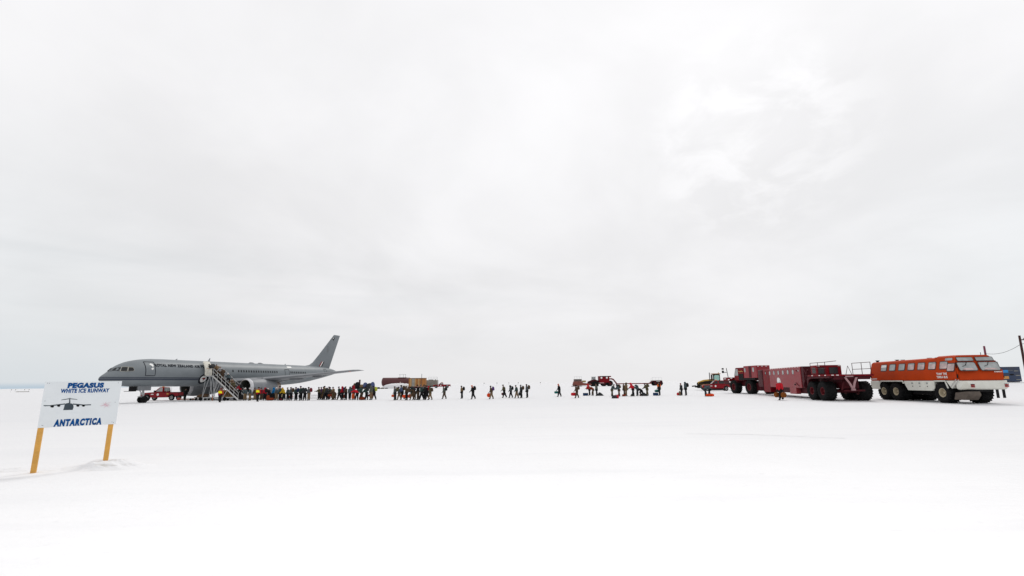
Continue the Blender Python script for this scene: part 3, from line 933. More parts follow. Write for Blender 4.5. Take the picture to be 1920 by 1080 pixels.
        for cs in ([(42.78 + 0.30 * math.cos(a), 9.95 + 0.52 * math.sin(a)) for a in [k * math.pi / 8 for k in range(16)]], [(42.66, 10.55), (42.62, 10.85), (42.84, 10.70), (43.06, 10.88), (43.0, 10.55)]):
            em.poly([Vector((x, sd_ * (fin_y(x, z) + 0.02), z)) for x, z in cs])
        em.build('crest_emblem', SHADEGREY, fin_o)
    # cockpit windows and their pale frames
    WINS = [[(0.98, 4.40), (1.30, 4.72), (1.88, 4.87), (1.55, 4.40)],
            [(1.70, 4.37), (1.98, 4.90), (2.48, 4.92), (2.28, 4.36)],
            [(2.42, 4.38), (2.60, 4.90), (3.0, 4.87), (3.07, 4.50), (2.95, 4.40)]]
    tan_f = mat('pale window frame', (0.42, 0.40, 0.34), 0.5, 0.06, 3)
    for sd_ in (-1, 1):
        for i, wn in enumerate(WINS):
            cx = sum(p[0] for p in wn) / len(wn)
            cz = sum(p[1] for p in wn) / len(wn)
            d = MB()
            d.poly([fus_pt(cx + (x - cx) * 1.16, cz + (z - cz) * 1.16, 0.030, sd_) for x, z in wn])
            fo = d.build('cockpit_window', tan_f if i else SHADEGREY, root)
            d = MB()
            d.poly([fus_pt(x, z, 0.045, sd_) for x, z in wn])
            d.build('pane', GLASS, fo)
        # doors: outline strips
        for x0, x1, z0, z1, white in ((4.45, 5.65, 3.80, 5.70, True), (29.3, 30.3, 3.85, 5.25, True), (40.6, 41.4, 4.2, 5.6, False)):
            d = MB()
            decal_grid(d, x0, x1, z0, z1, 3, 8, 0.012, sd_)
            do = d.build('door', AIRGREY, root)
            d = MB()
            for a, b, c, e in ((x0 - 0.05, x0 + 0.03, z0, z1), (x1 - 0.03, x1 + 0.05, z0, z1), (x0, x1, z1 - 0.03, z1 + 0.05), (x0, x1, z0 - 0.05, z0 + 0.03)):
                decal_grid(d, a, b, c, e, 2, 6, 0.022, sd_)
            d.build('door_seal', AIRDARK, do)
            if white and x0 < 10:
                d = MB()
                for cs in ([(4.98, 5.38), (5.2, 5.5), (5.42, 5.42), (5.5, 5.15), (5.35, 5.0), (5.2, 5.2), (5.05, 5.28)], [(5.1, 4.75), (5.4, 4.95), (5.45, 4.72), (5.25, 4.58)]):
                    d.poly([fus_pt(x, z, 0.03, sd_) for x, z in cs])
                d.build('door_marking', WHITE, do)
        # cabin windows
        xs = [16.5, 18.0] + list(np.linspace(19.1, 27.3, 17)) + list(np.linspace(30.75, 34.6, 9))
        for x in xs:
            if sd_ > 0 and False:
                continue
            d = MB()
            d.poly([fus_pt(x + 0.135 * math.copysign(abs(math.cos(a)) ** 0.7, math.cos(a)), 4.72 + 0.2 * math.copysign(abs(math.sin(a)) ** 0.7, math.sin(a)), 0.02, sd_) for a in [k * math.pi / 6 for k in range(12)]])
            d.build('cabin_window', GLASS, root)
        # lettering on the port side reads nose to tail; starboard reads tail to nose
        lettering('lettering', 'ROYAL NEW ZEALAND AIR FORCE', (8.5, 0.42), (lambda u, v, q=sd_: fus_pt(9.85 + (u if q < 0 else -u), 5.28 + v, 0.022, q)), AIRDARK, root, 0, 0.05, 1.15)
        # roundel
        d = MB()
        c0 = (13.0, 3.36)
        for r0, r1, mi in ((0.0, 0.50, 0), (0.50, 0.74, 1)):
            for k in range(24):
                a0, a1 = 2 * math.pi * k / 24, 2 * math.pi * (k + 1) / 24
                ps = [(r1, a0), (r1, a1), (r0, a1), (r0, a0)] if r0 else [(r1, a0), (r1, a1), (0, 0)]
                d.poly([fus_pt(c0[0] + r * math.cos(a), c0[1] + r * math.sin(a), 0.02, sd_) for r, a in ps], mi)
        ro = d.build('roundel', [WHITE, AIRDARK], root)
        d = MB()
        d.poly([fus_pt(c0[0] + 0.08 + 0.24 * math.cos(a), c0[1] + 0.06 + 0.15 * math.sin(a), 0.03, sd_) for a in [k * math.pi / 7 for k in range(14)]])
        d.poly([fus_pt(c0[0] + x, c0[1] + z, 0.031, sd_) for x, z in ((-0.10, 0.10), (-0.30, 0.0), (-0.34, 0.06), (-0.12, 0.2))])
        d.poly([fus_pt(c0[0] + x, c0[1] + z, 0.031, sd_) for x, z in ((0.02, -0.04), (-0.02, -0.24), (0.08, -0.24), (0.14, -0.04))])
        d.build('bird_emblem', mat('roundel red', (0.18, 0.012, 0.014), 0.5, 0.05, 3), ro)
    # white upper antenna patch, crown blisters, blade aerials
    d = MB()
    decal_grid(d, 30.2, 31.3, 5.62, 5.86, 3, 2, 0.02, -1)
    d.build('white_panel', WHITE, root)
    for x in (22.6, 24.5):
        b = MB()
        b.lathe([(0, 0.02), (0.25, 0.17), (0.75, 0.19), (1.3, 0.02)], (x, 0, 6.24), (1, 0, 0), 10)
        b.build('crown_blister', AIRWING, root)
    for x, h in ((9.5, 0.18), (14.8, 0.55), (30.8, 0.2)):
        b = MB()
        b.rings([[Vector((x, -0.03, 6.2)), Vector((x + 0.3, -0.03, 6.2)), Vector((x + 0.3, 0.03, 6.2)), Vector((x, 0.03, 6.2))], [Vector((x + 0.32, -0.01, 6.24 + h)), Vector((x + 0.42, -0.01, 6.24 + h)), Vector((x + 0.42, 0.01, 6.24 + h)), Vector((x + 0.32, 0.01, 6.24 + h))]])
        b.build('aerial', AIRWING, root)
    # open front passenger door on the port side with its dark doorway
    d = MB()
    decal_grid(d, 13.95, 15.05, 3.9, 5.78, 3, 8, 0.02, -1)
    d.build('doorway', BLACK, root)
    d = MB()
    rr = []
    for x, sh in ((12.72, 0.10), (12.85, 0.0), (13.75, 0.0), (13.88, 0.10)):
        ring = []
        for z in np.linspace(3.92 + sh, 5.85 - sh, 9):
            ring.append(fus_pt(x, z, 0.50 - sh * 0.6, -1))
        for z in np.linspace(5.85 - sh, 3.92 + sh, 9):
            ring.append(fus_pt(x, z, 0.30 + sh * 0.6, -1))
        rr.append(ring)
    d.rings(rr)
    do = d.build('open_door', mat('quilted white door lining', (0.62, 0.60, 0.53), 0.8, 0.15, 3.0, bump=0.3), root, angle=50)
    b = MB()
    b.tube([fus_pt(13.85, 4.9, 0.4), fus_pt(14.1, 4.9, 0.05)], 0.05)
    b.build('door_hinge', AIRDARK, do)
    b = MB()
    decal_grid(b, 12.9, 13.85, 4.83, 4.88, 3, 1, 0.515, -1)
    b.build('door_strap', ORANGESIGN, do)
    # engines
    for sd_ in (-1, 1):
        e = MB()
        o = (16.35, sd_ * 6.5, 2.02)
        e.lathe([(0.18, 1.08), (0.0, 1.18), (0.08, 1.29), (0.5, 1.37), (1.6, 1.44), (3.2, 1.42), (4.6, 1.27), (5.6, 1.05)], o, (1, 0, 0), 40, 0, False, False)
        eo = e.build('engine', AIRWING, root, angle=60)
        e = MB()
        e.lathe([(0.02, 1.12), (-0.04, 1.20), (0.06, 1.305), (0.45, 1.372)], o, (1, 0, 0), 40, 0, False, False)
        e.build('intake_lip', LIPMETAL, eo, angle=80)
        e = MB()
        e.lathe([(0.05, 1.12), (0.6, 1.00), (1.2, 1.02), (1.22, 0.30), (0.75, 0.02)], o, (1, 0, 0), 40, 0, False, True)
        e.build('intake_duct', mat('dark intake lining', (0.030, 0.032, 0.026), 0.7, 0.2, 2.0), eo, angle=50)
        e = MB()
        for k in range(24):
            M = Matrix.Translation(o) @ Matrix.Rotation(2 * math.pi * k / 24, 4, 'X') @ Matrix.Rotation(0.6, 4, 'Z')
            e.box(1.12, 1.14, -0.09, 0.09, 0.28, 0.98, 0, Matrix.Translation(Vector(o)) @ Matrix.Rotation(2 * math.pi * k / 24, 4, 'X'))
        e.build('fan_blades', DARKGREY, eo)
        e = MB()
        e.lathe([(5.58, 1.03), (6.1, 0.92), (6.55, 0.86), (6.5, 0.74), (5.6, 0.70)], o, (1, 0, 0), 32, 0, False, False)
        e.lathe([(5.3, 0.98), (5.32, 0.05)], o, (1, 0, 0), 32, 1, False, True)
        e.build('exhaust_ring', [BRONZE, BLACK], eo, angle=60)
        p = MB()
        p.rings([[Vector((x, sd_ * 6.5 - w, z0)), Vector((x, sd_ * 6.5 + w, z0)), Vector((x, sd_ * 6.5 + w, z1)), Vector((x, sd_ * 6.5 - w, z1))] for x, w, z0, z1 in ((17.6, 0.03, 3.2, 3.3), (18.6, 0.18, 3.0, 3.55), (20.6, 0.24, 2.6, 3.55), (22.6, 0.22, 2.7, 3.5), (25.2, 0.04, 3.1, 3.25))])
        p.build('pylon', AIRWING, eo, angle=60)
        b = MB()
        b.box(19.2, 19.7, sd_ * 6.5 - 0.25, sd_ * 6.5 + 0.25, 3.30, 3.50)
        b.build('pylon_vent', DARKGREY, eo)
    # landing gear
    ng = empty('nose_gear', (5.6, 0, 0), 0, root)
    b = MB()
    b.tube([(0, 0, 0.45), (0.0, 0, 1.3), (-0.12, 0, 2.4)], [0.09, 0.12, 0.14], 10)
    b.tube([(0, -0.34, 0.45), (0, 0.34, 0.45)], 0.07, 8)
    b.tube([(0.02, 0, 1.0), (-0.9, 0, 2.3)], 0.07, 8)
    b.tube([(-0.1, 0, 0.7), (-0.38, 0, 1.0), (-0.1, 0, 1.35)], 0.05, 6)
    b.tube([(-0.55, -0.25, 0.85), (-0.2, 0, 0.95), (-0.55, 0.25, 0.85)], 0.05, 6)
    b.box(-0.25, 0.05, -0.22, 0.22, 1.15, 1.4)
    b.build('strut', mat('pale grey gear leg', (0.42, 0.43, 0.43), 0.4, 0.15, 5.0), ng)
    for s in (-1, 1):
        t = MB()
        t.lathe([(-0.14, 0.20), (-0.16, 0.40), (-0.09, 0.47), (0.09, 0.47), (0.16, 0.40), (0.14, 0.20)], (0, s * 0.32, 0.47), (0, 1, 0), 28)
        t.build('tyre', RUBBER, ng)
    for x0, x1, y in ((-1.2, 0.55, -0.62), (-1.2, 0.55, 0.62)):
        d = MB()
        d.box(x0, x1, y - 0.02, y + 0.02, 1.72, 2.36)
        d.build('gear_door', AIRWING, ng, bevel=0.01)
    d = MB()
    d.box(-2.2, -1.3, -0.5, 0.5, 1.62, 1.68)
    d.box(-2.2, -1.25, -0.5, -0.44, 1.66, 2.3)
    d.build('gear_door', BLACK, ng)
    for s in (-1, 1):
        mg = empty('main_gear', (23.9, s * 3.66, 0), 0, root)
        b = MB()
        b.tube([(0, 0, 0.6), (0, 0, 2.9)], [0.16, 0.2], 10)
        b.tube([(-0.57, 0, 0.5), (0.57, 0, 0.5)], 0.13, 8)
        b.tube([(0, 0, 1.4), (0, -s * 1.6, 2.6)], 0.09, 8)
        b.build('strut', STEEL, mg)
        for x in (-0.57, 0.57):
            for y in (-0.43, 0.43):
                t = MB()
                t.lathe([(-0.16, 0.22), (-0.19, 0.42), (-0.1, 0.5), (0.1, 0.5), (0.19, 0.42), (0.16, 0.22)], (x, y, 0.5), (0, 1, 0), 24)
                t.build('tyre', RUBBER, mg)
        d = MB()
        d.box(-0.9, 0.9, s * 0.55 - 0.03, s * 0.55 + 0.03, 1.2, 2.7)
        d.build('gear_door', AIRWING, mg)


make_aircraft()


# ------------------------------------------------------------------ airstairs
STAIR_A = 1.273 - math.pi / 2                 # stairs run square off the fuselage
SO = Vector((-54.15, 58.4, 0)) + Vector((math.cos(1.273), math.sin(1.273), 0)) * 13.75 + Vector((math.sin(1.273), -math.cos(1.273), 0)) * 2.25


def make_stairs():
    """local x: away from the fuselage, y: towards the tail"""
    root = empty('airstairs', SO, STAIR_A)
    tag(root, 'wheeled white steel airstairs leading up to the open aircraft door', 'airstairs')
    HW = 0.85
    PZ, X0, X1, XB = 3.86, 0.0, 1.55, 6.9
    m = MB()
    m.box(X0, X1, -HW, HW, PZ - 0.14, PZ)
    m.build('platform', STEEL, root, bevel=0.01)
    st = MB()
    nst = 18
    for k in range(nst):
        t = (k + 0.5) / nst
        x = X1 + (XB - X1) * t
        z = PZ * (1 - (k + 1) / (nst + 1))
        st.box(x - 0.16, x + 0.16, -HW + 0.06, HW - 0.06, z - 0.03, z)
        st.box(x - 0.16, x - 0.14, -HW + 0.06, HW - 0.06, z, z + 0.17)
    st.build('treads', DARKGREY, root)
    for y in (-HW, HW):
        g_ = MB()
        g_.rings([[Vector((x, y - 0.04, z - 0.12)), Vector((x, y + 0.04, z - 0.12)), Vector((x, y + 0.04, z + 0.08)), Vector((x, y - 0.04, z + 0.08))] for x, z in ((X1 - 0.05, PZ - 0.08), (XB + 0.12, 0.12))])
        g_.build('stringer', RAILW, root)
        r = MB()
        for hz in (0.55, 1.05):
            r.tube([(X0 + 0.05, y, PZ + hz), (X1, y, PZ + hz), (XB, y, 0.15 + hz)], 0.026, 8)
        for k in range(7):
            t = k / 6
            x = X1 + (XB - X1) * t
            z = PZ + (0.15 - PZ) * t
            r.tube([(x, y, z), (x, y, z + 1.05)], 0.026, 8)
        r.tube([(X0 + 0.05, y, PZ), (X0 + 0.05, y, PZ + 1.05)], 0.026, 8)
        r.tube([(0.8, y, PZ), (0.8, y, PZ + 1.05)], 0.03, 8)
        r.build('handrail', RAILW, root)
    f = MB()
    for y in (-HW, HW):
        for a, b in (((0.1, PZ - 0.1), (-0.35, 0.45)), ((0.9, PZ - 0.1), (-0.30, 0.5)), ((0.9, PZ - 0.1), (1.75, 0.5)), ((1.5, PZ - 0.1), (1.1, 0.5)), ((1.5, PZ - 0.1), (2.3, 0.5)), ((2.4, 3.0), (1.9, 0.5)), ((3.0, 2.5), (2.0, 0.5)), ((4.6, 1.5), (3.9, 0.5))):
            f.tube([(a[0], y, a[1]), (b[0], y, b[1])], 0.036, 8)
        f.tube([(-0.45, y, 0.45), (6.0, y, 0.45)], 0.07, 8)
    for x in (-0.35, 1.9, 4.2, 5.8):
        f.tube([(x, -HW, 0.45), (x, HW, 0.45)], 0.06, 8)
    f.build('frame', STEEL, root)
    for x in (-0.4, 4.4):
        for s in (-1, 1):
            wh = empty('wheel', (x, s * (HW + 0.12), 0.27), 0 if s > 0 else math.pi, root)
            t = MB()
            t.lathe([(-0.09, 0.13), (-0.1, 0.23), (-0.05, 0.27), (0.05, 0.27), (0.1, 0.23), (0.09, 0.13)], (0, 0, 0), (0, 1, 0), 20)
            t.build('tyre', RUBBER, wh)
            q = MB()
            q.lathe([(-0.08, 0.13), (0.07, 0.14), (0.05, 0.05), (0.08, 0.01)], (0, 0, 0), (0, 1, 0), 16)
            q.build('rim', RAILW, wh)
    b = MB()
    b.tube([(1.9, -HW - 0.05, 0.0), (1.9, -HW - 0.05, 0.7)], 0.06, 8)
    b.build('jack_leg', TOWBAR, root)


make_stairs()

# equipment behind the stairs
gc = empty('generator_cart', (-44.9, 71.6, 0), 0.15)
tag(gc, 'yellow and brown generator cart parked behind the airstairs', 'generator')
b = MB(); b.prism([(-1.1, 0.45), (1.2, 0.45), (1.2, 1.2), (0.9, 1.6), (-1.1, 1.6)], 'y', -0.6, 0.6); b.build('housing', mat('dirty yellow housing', (0.24, 0.13, 0.03), 0.6, 0.4, 2.0), gc, bevel=0.05)
b = MB()
for k in range(6):
    b.box(-0.8 + k * 0.26, -0.68 + k * 0.26, -0.62, -0.605, 0.7, 1.35)
b.build('louvre', BLACK, gc)
b = MB(); b.tube([(1.2, 0, 0.5), (2.0, 0, 0.35)], 0.05); b.build('drawbar', TOWBAR, gc)
for x in (-0.7, 0.8):
    for s in (-1, 1):
        t = MB(); t.lathe([(-0.1, 0.1), (-0.1, 0.25), (-0.05, 0.3), (0.05, 0.3), (0.1, 0.25), (0.1, 0.1)], (x, s * 0.5, 0.3), (0, 1, 0), 18); t.build('tyre', RUBBER, gc)
tb = empty('tow_bar', (-52.7, 73.2, 0), 0.1)
tag(tb, 'thin orange brown tow bar lying on the snow under the fuselage', 'tow bar')
b = MB(); b.tube([(-1.6, 0, 0.18), (1.8, 0, 0.22)], 0.06); b.build('bar', TOWBAR, tb)
b = MB(); b.box(-1.75, -1.35, -0.2, 0.2, 0.1, 0.45); b.build('hitch_head', mat('red hitch', (0.35, 0.06, 0.04), 0.6, 0.1, 3), tb, bevel=0.03)
for s in (-1, 1):
    t = MB(); t.lathe([(-0.05, 0.08), (-0.05, 0.16), (0.05, 0.16), (0.05, 0.08)], (0.4, s * 0.3, 0.16), (0, 1, 0), 14); t.build('tyre', RUBBER, tb)
bd = empty('baggage_dolly', (-50.1, 72.6, 0), 0.1)
tag(bd, 'low brown baggage dolly between the tow bar and the airstairs wheels', 'dolly')
b = MB(); b.box(-1.0, 1.0, -0.6, 0.6, 0.40, 0.52); b.build('deck', BROWNSTEEL, bd, bevel=0.02)
b = MB(); b.prism([(-0.8, 0.525), (0.9, 0.525), (0.8, 0.95), (0.2, 1.05), (-0.5, 0.85)], 'y', -0.5, 0.5); b.build('load_cover', mat('brown tarpaulin', (0.12, 0.065, 0.03), 0.8, 0.3, 3.0, bump=0.3), bd, bevel=0.08)
for x in (-0.7, 0.7):
    for s in (-1, 1):
        t = MB(); t.lathe([(-0.08, 0.08), (-0.08, 0.2), (0.08, 0.2), (0.08, 0.08)], (x, s * 0.5, 0.2), (0, 1, 0), 14); t.build('tyre', RUBBER, bd)


# ------------------------------------------------------------------ pickups
def make_pickup(name, label, loc, rz, crew=False, rack=True):
    """local x: forward, y: left; about 5.9 m long"""
    root = empty(name, loc, rz)
    tag(root, label, 'pickup', 'red pickups on the ice')
    W = 0.98
    cab_r = -1.75 if crew else -0.55          # rear of the cab

    def arch(cx):
        return [(cx + 0.50 * math.cos(a), 0.44 + 0.50 * math.sin(a)) for a in [math.pi * k / 10 for k in range(11)]]
    low = [(-2.95, 0.62), (-2.95, 1.12), (cab_r, 1.15), (1.0, 1.18), (2.35, 1.10), (2.78, 0.98), (2.85, 0.55), (2.40, 0.46)]
    low += arch(1.85)[1:-1] + [(1.34, 0.44)]
    low += [(-1.35, 0.44)] + arch(-1.9)[1:-1] + [(-2.42, 0.62)]
    b = MB(); b.prism(low, 'y', -W, W); b.build('body', PICKRED, root, bevel=0.05, seg=2)
    cb = MB()
    roof = [(cab_r, 1.16), (cab_r + 0.1, 1.84), (0.15, 1.86), (0.95, 1.17)]
    cb.rings([[Vector((x, s * (W - 0.04 if z < 1.3 else W - 0.2), z)) for x, z in roof] for s in (-1, 1)])
    cb.build('cab', PICKRED, root, bevel=0.05, seg=2)
    g_ = MB()
    for s in (-1, 1):
        def sp(x, z, o=0.012):
            t = (z - 1.17) / 0.68
            return Vector((x, s * (W - 0.04 - 0.16 * t + o), z))
        spans = [(-0.40, 0.42, 0.02)] if not crew else [(-0.30, 0.46, 0.02), (-1.55, -0.50, -1.45)]
        for x0, x1, xt in spans:
            xt1 = 0.08 if x1 > 0 else x1 - 0.03
            g_.poly([sp(x0, 1.27), sp(x1 + 0.15 if x1 > 0 else x1, 1.27), sp(xt1, 1.74), sp(x0 + 0.05, 1.74)])
    ws = [Vector((0.87 + 0.02, -0.78, 1.25)), Vector((0.87 + 0.02, 0.78, 1.25)), Vector((0.24 + 0.02, 0.66, 1.78)), Vector((0.24 + 0.02, -0.66, 1.78))]
    g_.poly([v + Vector((0.012, 0, 0.012)) for v in ws])
    g_.poly([Vector((cab_r + 0.02 - 0.02, -0.7, 1.3)), Vector((cab_r - 0.0, 0.7, 1.3)), Vector((cab_r + 0.065, 0.62, 1.75)), Vector((cab_r + 0.065, -0.62, 1.75))])
    g_.build('window', GLASSGREY if not crew else GLASS, root)
    if not crew or True:
        d = MB(); d.box(-2.85, cab_r - 0.08, -W + 0.1, W - 0.1, 1.10, 1.165); d.build('bed_floor', BLACK, root)
    d = MB(); d.box(2.83, 2.97, -0.95, 0.95, 0.48, 0.68); d.box(-3.08, -2.94, -0.9, 0.9, 0.52, 0.68); d.box(2.78, 2.86, -0.6, 0.6, 0.70, 0.96); d.build('bumper', BLACK, root, bevel=0.02)
    for s in (-1, 1):
        d = MB(); d.box(2.70, 2.84, s * 0.80 - 0.13, s * 0.80 + 0.13, 0.74, 0.95); d.build('headlight', AMBER if s > 0 else GLASSGREY, root, bevel=0.02)
        d = MB(); d.box(0.55, 0.75, s * 1.0, s * 1.22, 1.2, 1.42); d.build('mirror', BLACK, root, bevel=0.03)
        d = MB(); d.lathe([(0, 0.17), (0.012, 0.16)], (0.2, s * (W + 0.001), 0.85), (0, s, 0), 16); d.build('door_badge', WHITE, root)
        d = MB(); d.box(0.85, 1.25, s * W, s * (W + 0.008), 0.84, 0.94); d.build('door_badge', WHITE, root)
    d = MB(); d.lathe([(0, 0.16), (0.1, 0.14), (0.16, 0.05)], (-0.1, 0.3, 1.85), (0, 0, 1), 14); d.build('beacon', AMBER, root)
    if rack:
        d = MB()
        d.tube([(cab_r - 0.35, 0.7, 1.15), (cab_r - 0.35, 0.7, 1.75), (cab_r - 1.1, 0.7, 1.75), (cab_r - 1.1, 0.7, 1.15)], 0.025)
        d.build('rack', RAILW, root)
        d = MB(); d.box(-0.8 - 0.65, -1.15, W, W + 0.008, 0.85, 1.0); d.build('side_marking', YELLOW, root)
    ref = None
    for x in (1.85, -1.9):
        for s in (-1, 1):
            if ref is None:
                ref = make_wheel(root, (x, s * 0.85, 0.42), 0.42, 0.28, RIMGREY, lug=False, rim_r=0.58)
                ref.rotation_euler = (0, 0, math.pi)
            else:
                c = dup(ref, root)
                c.location = (x, s * 0.85, 0.42)
                c.rotation_euler = (0, 0, math.pi if s < 0 else 0)
    return root


make_pickup('pickup', 'red single cab pickup with orange beacon behind the aircraft nose wheel', (-57.3, 73.6, 0), math.pi + 0.08).scale = (1.0, 1.0, 1.16)
make_pickup('pickup', 'red crew cab pickup parked before the yellow tractor', (43.6, 96.5, 0.0), math.pi - 0.22, crew=True, rack=False).scale = (1.0, 1.0, 1.2)
make_pickup('pickup', 'small distant red pickup beside the far grey tank', (-24.2, 152.5, zg(-24, 152.5)), math.pi + 0.05, rack=False)


# ------------------------------------------------------------------ orange terra bus
def rounded(x0, x1, z0, z1, r, n=4):
    out = []
    for cx, cz, a0 in ((x1 - r, z1 - r, 0), (x0 + r, z1 - r, 90), (x0 + r, z0 + r, 180), (x1 - r, z0 + r, 270)):
        for k in range(n + 1):
            a = R(a0 + 90 * k / n)
            out.append((cx + r * math.cos(a), cz + r * math.sin(a)))
    return out


def make_bus():
    root = empty('terra_bus', (39.5, 37.67, 0), 1.442)
    tag(root, 'big orange and white six wheeled polar bus with a row of square windows', 'bus')
    W = 1.75
    ZB, ZW, ZR = 1.965, 2.75, 3.98                    # belt of orange, shoulder, roof

    def hw(z):
        return W - 0.03 if z < ZW else W - 0.03 - 0.30 * (z - ZW) / (ZR - ZW)
    prof = [(0.10, ZB), (0.02, 2.58), (0.62, 4.08), (0.95, 4.14), (2.55, 4.13), (2.75, 4.02), (11.2, 3.97), (11.4, 3.85), (11.4, ZB)]
    m = MB()
    # cross rings along x so the sides lean in above the shoulder
    def ring(x, zr, zfront=None):
        zs = [ZB, ZW, zr - 0.10]
        L_ = [Vector((x, hw(z), z)) for z in zs]
        T_ = [Vector((x, hw(zr) - 0.18, zr)), Vector((x, -hw(zr) + 0.18, zr))]
        R_ = [Vector((x, -hw(z), z)) for z in reversed(zs)]
        return L_ + T_ + R_
    rs = []
    r0 = ring(0.95, 4.14)
    fr = []
    for v in r0:                                       # sloping front face
        z = v.z
        if z <= ZB + 0.01:
            x = 0.10
        elif z <= ZW + 0.01:
            x = 0.05
        else:
            x = 0.07 + (z - ZW) * (0.62 - 0.07) / (4.14 - ZW)
        fr.append(Vector((x, v.y * (0.985 if z < 3 else 0.93), z - (0.03 if z > 4 else 0))))
    rs = [fr, r0, ring(2.5, 4.13), ring(2.75, 4.02), ring(11.2, 3.96), [Vector((11.4, v.y * 0.97, v.z - (0.08 if v.z > 3.5 else 0))) for v in ring(11.4, 3.96)]]
    m.rings(rs)
    body = m.build('body', ORANGE, root, bevel=0.05, seg=2, angle=30)
    gasket = mat('dark window rubber', (0.035, 0.022, 0.02), 0.6, 0.2, 3.0)

    def side_pt(x, z, s, o):
        nrm = Vector((0, s, 0.24 if z > ZW else 0)).normalized()
        return Vector((x, s * hw(z), z)) + nrm * o
    XS = [9.66, 8.40, 7.10, 5.86, 4.60, 3.32, 2.05]
    for s in (1, -1):
        for i, xr in enumerate(XS):
            gm = [GLASSGREY, GLASSGREY, GLASSGREY, GLASSPINK, GLASSPINK, GLASSPINK, GLASSPINK][i]
            f = MB(); f.poly([side_pt(x, z, s, 0.015) for x, z in rounded(xr - 0.92, xr, 2.93, 3.66, 0.12)])
            fo = f.build('window', gasket, root)
            f = MB(); f.poly([side_pt(x, z, s, 0.027) for x, z in rounded(xr - 0.85, xr - 0.07, 3.0, 3.59, 0.09)])
            f.build('pane', gm, fo)
            if i == 0:
                f = MB(); f.poly([side_pt(x, z, s, 0.032) for x, z in ((xr - 0.84, 3.32), (xr - 0.08, 3.32), (xr - 0.08, 3.57), (xr - 0.84, 3.57))])
                f.build('blind', WHITE, fo)
            elif i > 2:
                f = MB(); f.poly([side_pt(x, z, s, 0.032) for x, z in ((xr - 0.84, 3.45), (xr - 0.08, 3.45), (xr - 0.08, 3.57), (xr - 0.84, 3.57))])
                f.build('blind', GLASSGREY, fo)
        # cab door with window, upper cab window, quarter light
        d = MB(); d.poly([side_pt(x, z, s, 0.02) for x, z in ((0.24, 2.10), (1.30, 2.10), (1.30, 3.62), (0.42, 3.62), (0.24, 2.75))])
        do = d.build('cab_door', ORANGE, root)
        d = MB(); d.poly([side_pt(x, z, s, 0.032) for x, z in rounded(0.36, 1.20, 2.72, 3.46, 0.10)]); d.build('window', gasket, do)
        d = MB(); d.poly([side_pt(x, z, s, 0.042) for x, z in rounded(0.43, 1.13, 2.79, 3.39, 0.08)]); d.build('pane', GLASSPINK, do)
        d = MB(); d.poly([side_pt(x, z, s, 0.026) for x, z in ((0.10, 2.16), (0.22, 2.16), (0.40, 3.50), (0.30, 3.50))]); d.build('door_gap', BLACK, do)
        d = MB(); d.poly([side_pt(x, z, s, 0.02) for x, z in rounded(0.72, 1.50, 3.70, 3.90, 0.09)]); d.build('window', GLASSGREY, root)
        # white letters on the side: IVAN THE / TERRA BUS
        for txt, cz, wd in (("'IVAN' THE", 2.56, 1.12), ('TERRA BUS', 2.27, 1.16)):
            lettering('lettering', txt, (wd, 0.20), (lambda u, v, q=s, c=cz: side_pt(1.76 - u * q, c + v, q, 0.02)), WHITE, root, 0, 0.03, 1.08)
        lettering('lettering', 'FOREMOST', (1.0, 0.13), (lambda u, v, q=s: side_pt(10.75 - u * q, 2.16 + v, q, 0.02)), WHITE, root, 0.1, 0.03, 1.0)
    # windscreens on the sloping front
    def front_pt(y, z, o=0.02):
        x = 0.07 + (z - ZW) * 0.55 / (4.14 - ZW) if z > ZW else 0.05
        nrm = Vector((-1, 0, 0.40)).normalized() if z > ZW else Vector((-1, 0, 0.05))
        return Vector((x, y, z)) + nrm * (o + 0.01)

    for y0, y1, z0, z1, rr in ((0.18, 1.52, 2.80, 3.46, 0.14), (-1.52, -0.10, 2.80, 3.46, 0.14), (0.16, 1.36, 3.62, 3.90, 0.08), (-1.36, -0.08, 3.62, 3.90, 0.08)):
        def slant(y, z):
            return y
        f = MB(); f.poly([front_pt(y, z, 0.015) for y, z in rounded(y0 - 0.05, y1 + 0.05, z0 - 0.05, z1 + 0.05, rr)])
        fo = f.build('windscreen', gasket, root)
        f = MB(); f.poly([front_pt(y, z, 0.028) for y, z in rounded(y0, y1, z0, z1, rr * 0.8)])
        f.build('pane', GLASSGREY, fo)
        if z0 < 3:
            f = MB(); f.tube([front_pt((y0 + y1) / 2 - 0.1, 3.52, 0.05), front_pt((y0 + y1) / 2 + 0.1, 3.22, 0.05), front_pt((y0 + y1) / 2 + 0.38, 3.12, 0.05)], 0.018)
            f.build('wiper', BLACK, fo)
            f = MB(); f.poly([front_pt(y, z, 0.033) for y, z in ((y0 + 0.15, 2.84), (y1 - 0.2, 2.84), (y1 - 0.35, 2.98), (y0 + 0.4, 2.98))]); f.build('dashboard', GLASSPINK, fo)
    lettering('lettering', 'FOREMOST', (0.62, 0.09), lambda u, v: front_pt(-1.28 - u, 2.66 + v, 0.02), WHITE, root, 0.1, 0.03)
    # white bumper nose with chamfered lower edge
    b = MB()
    def bring(x, hw_, zt, zb):
        return [Vector((x, hw_, zt)), Vector((x, -hw_, zt)), Vector((x, -hw_, zb + 0.12)), Vector((x, -hw_ + 0.15, zb)), Vector((x, hw_ - 0.15, zb)), Vector((x, hw_, zb + 0.12))]
    b.rings([bring(-0.12, 1.62, 1.90, 1.28), bring(0.0, 1.78, 1.945, 1.20), bring(0.34, 1.80, 1.95, 1.18)])
    b.build('bumper', WHITEP, root, bevel=0.02)
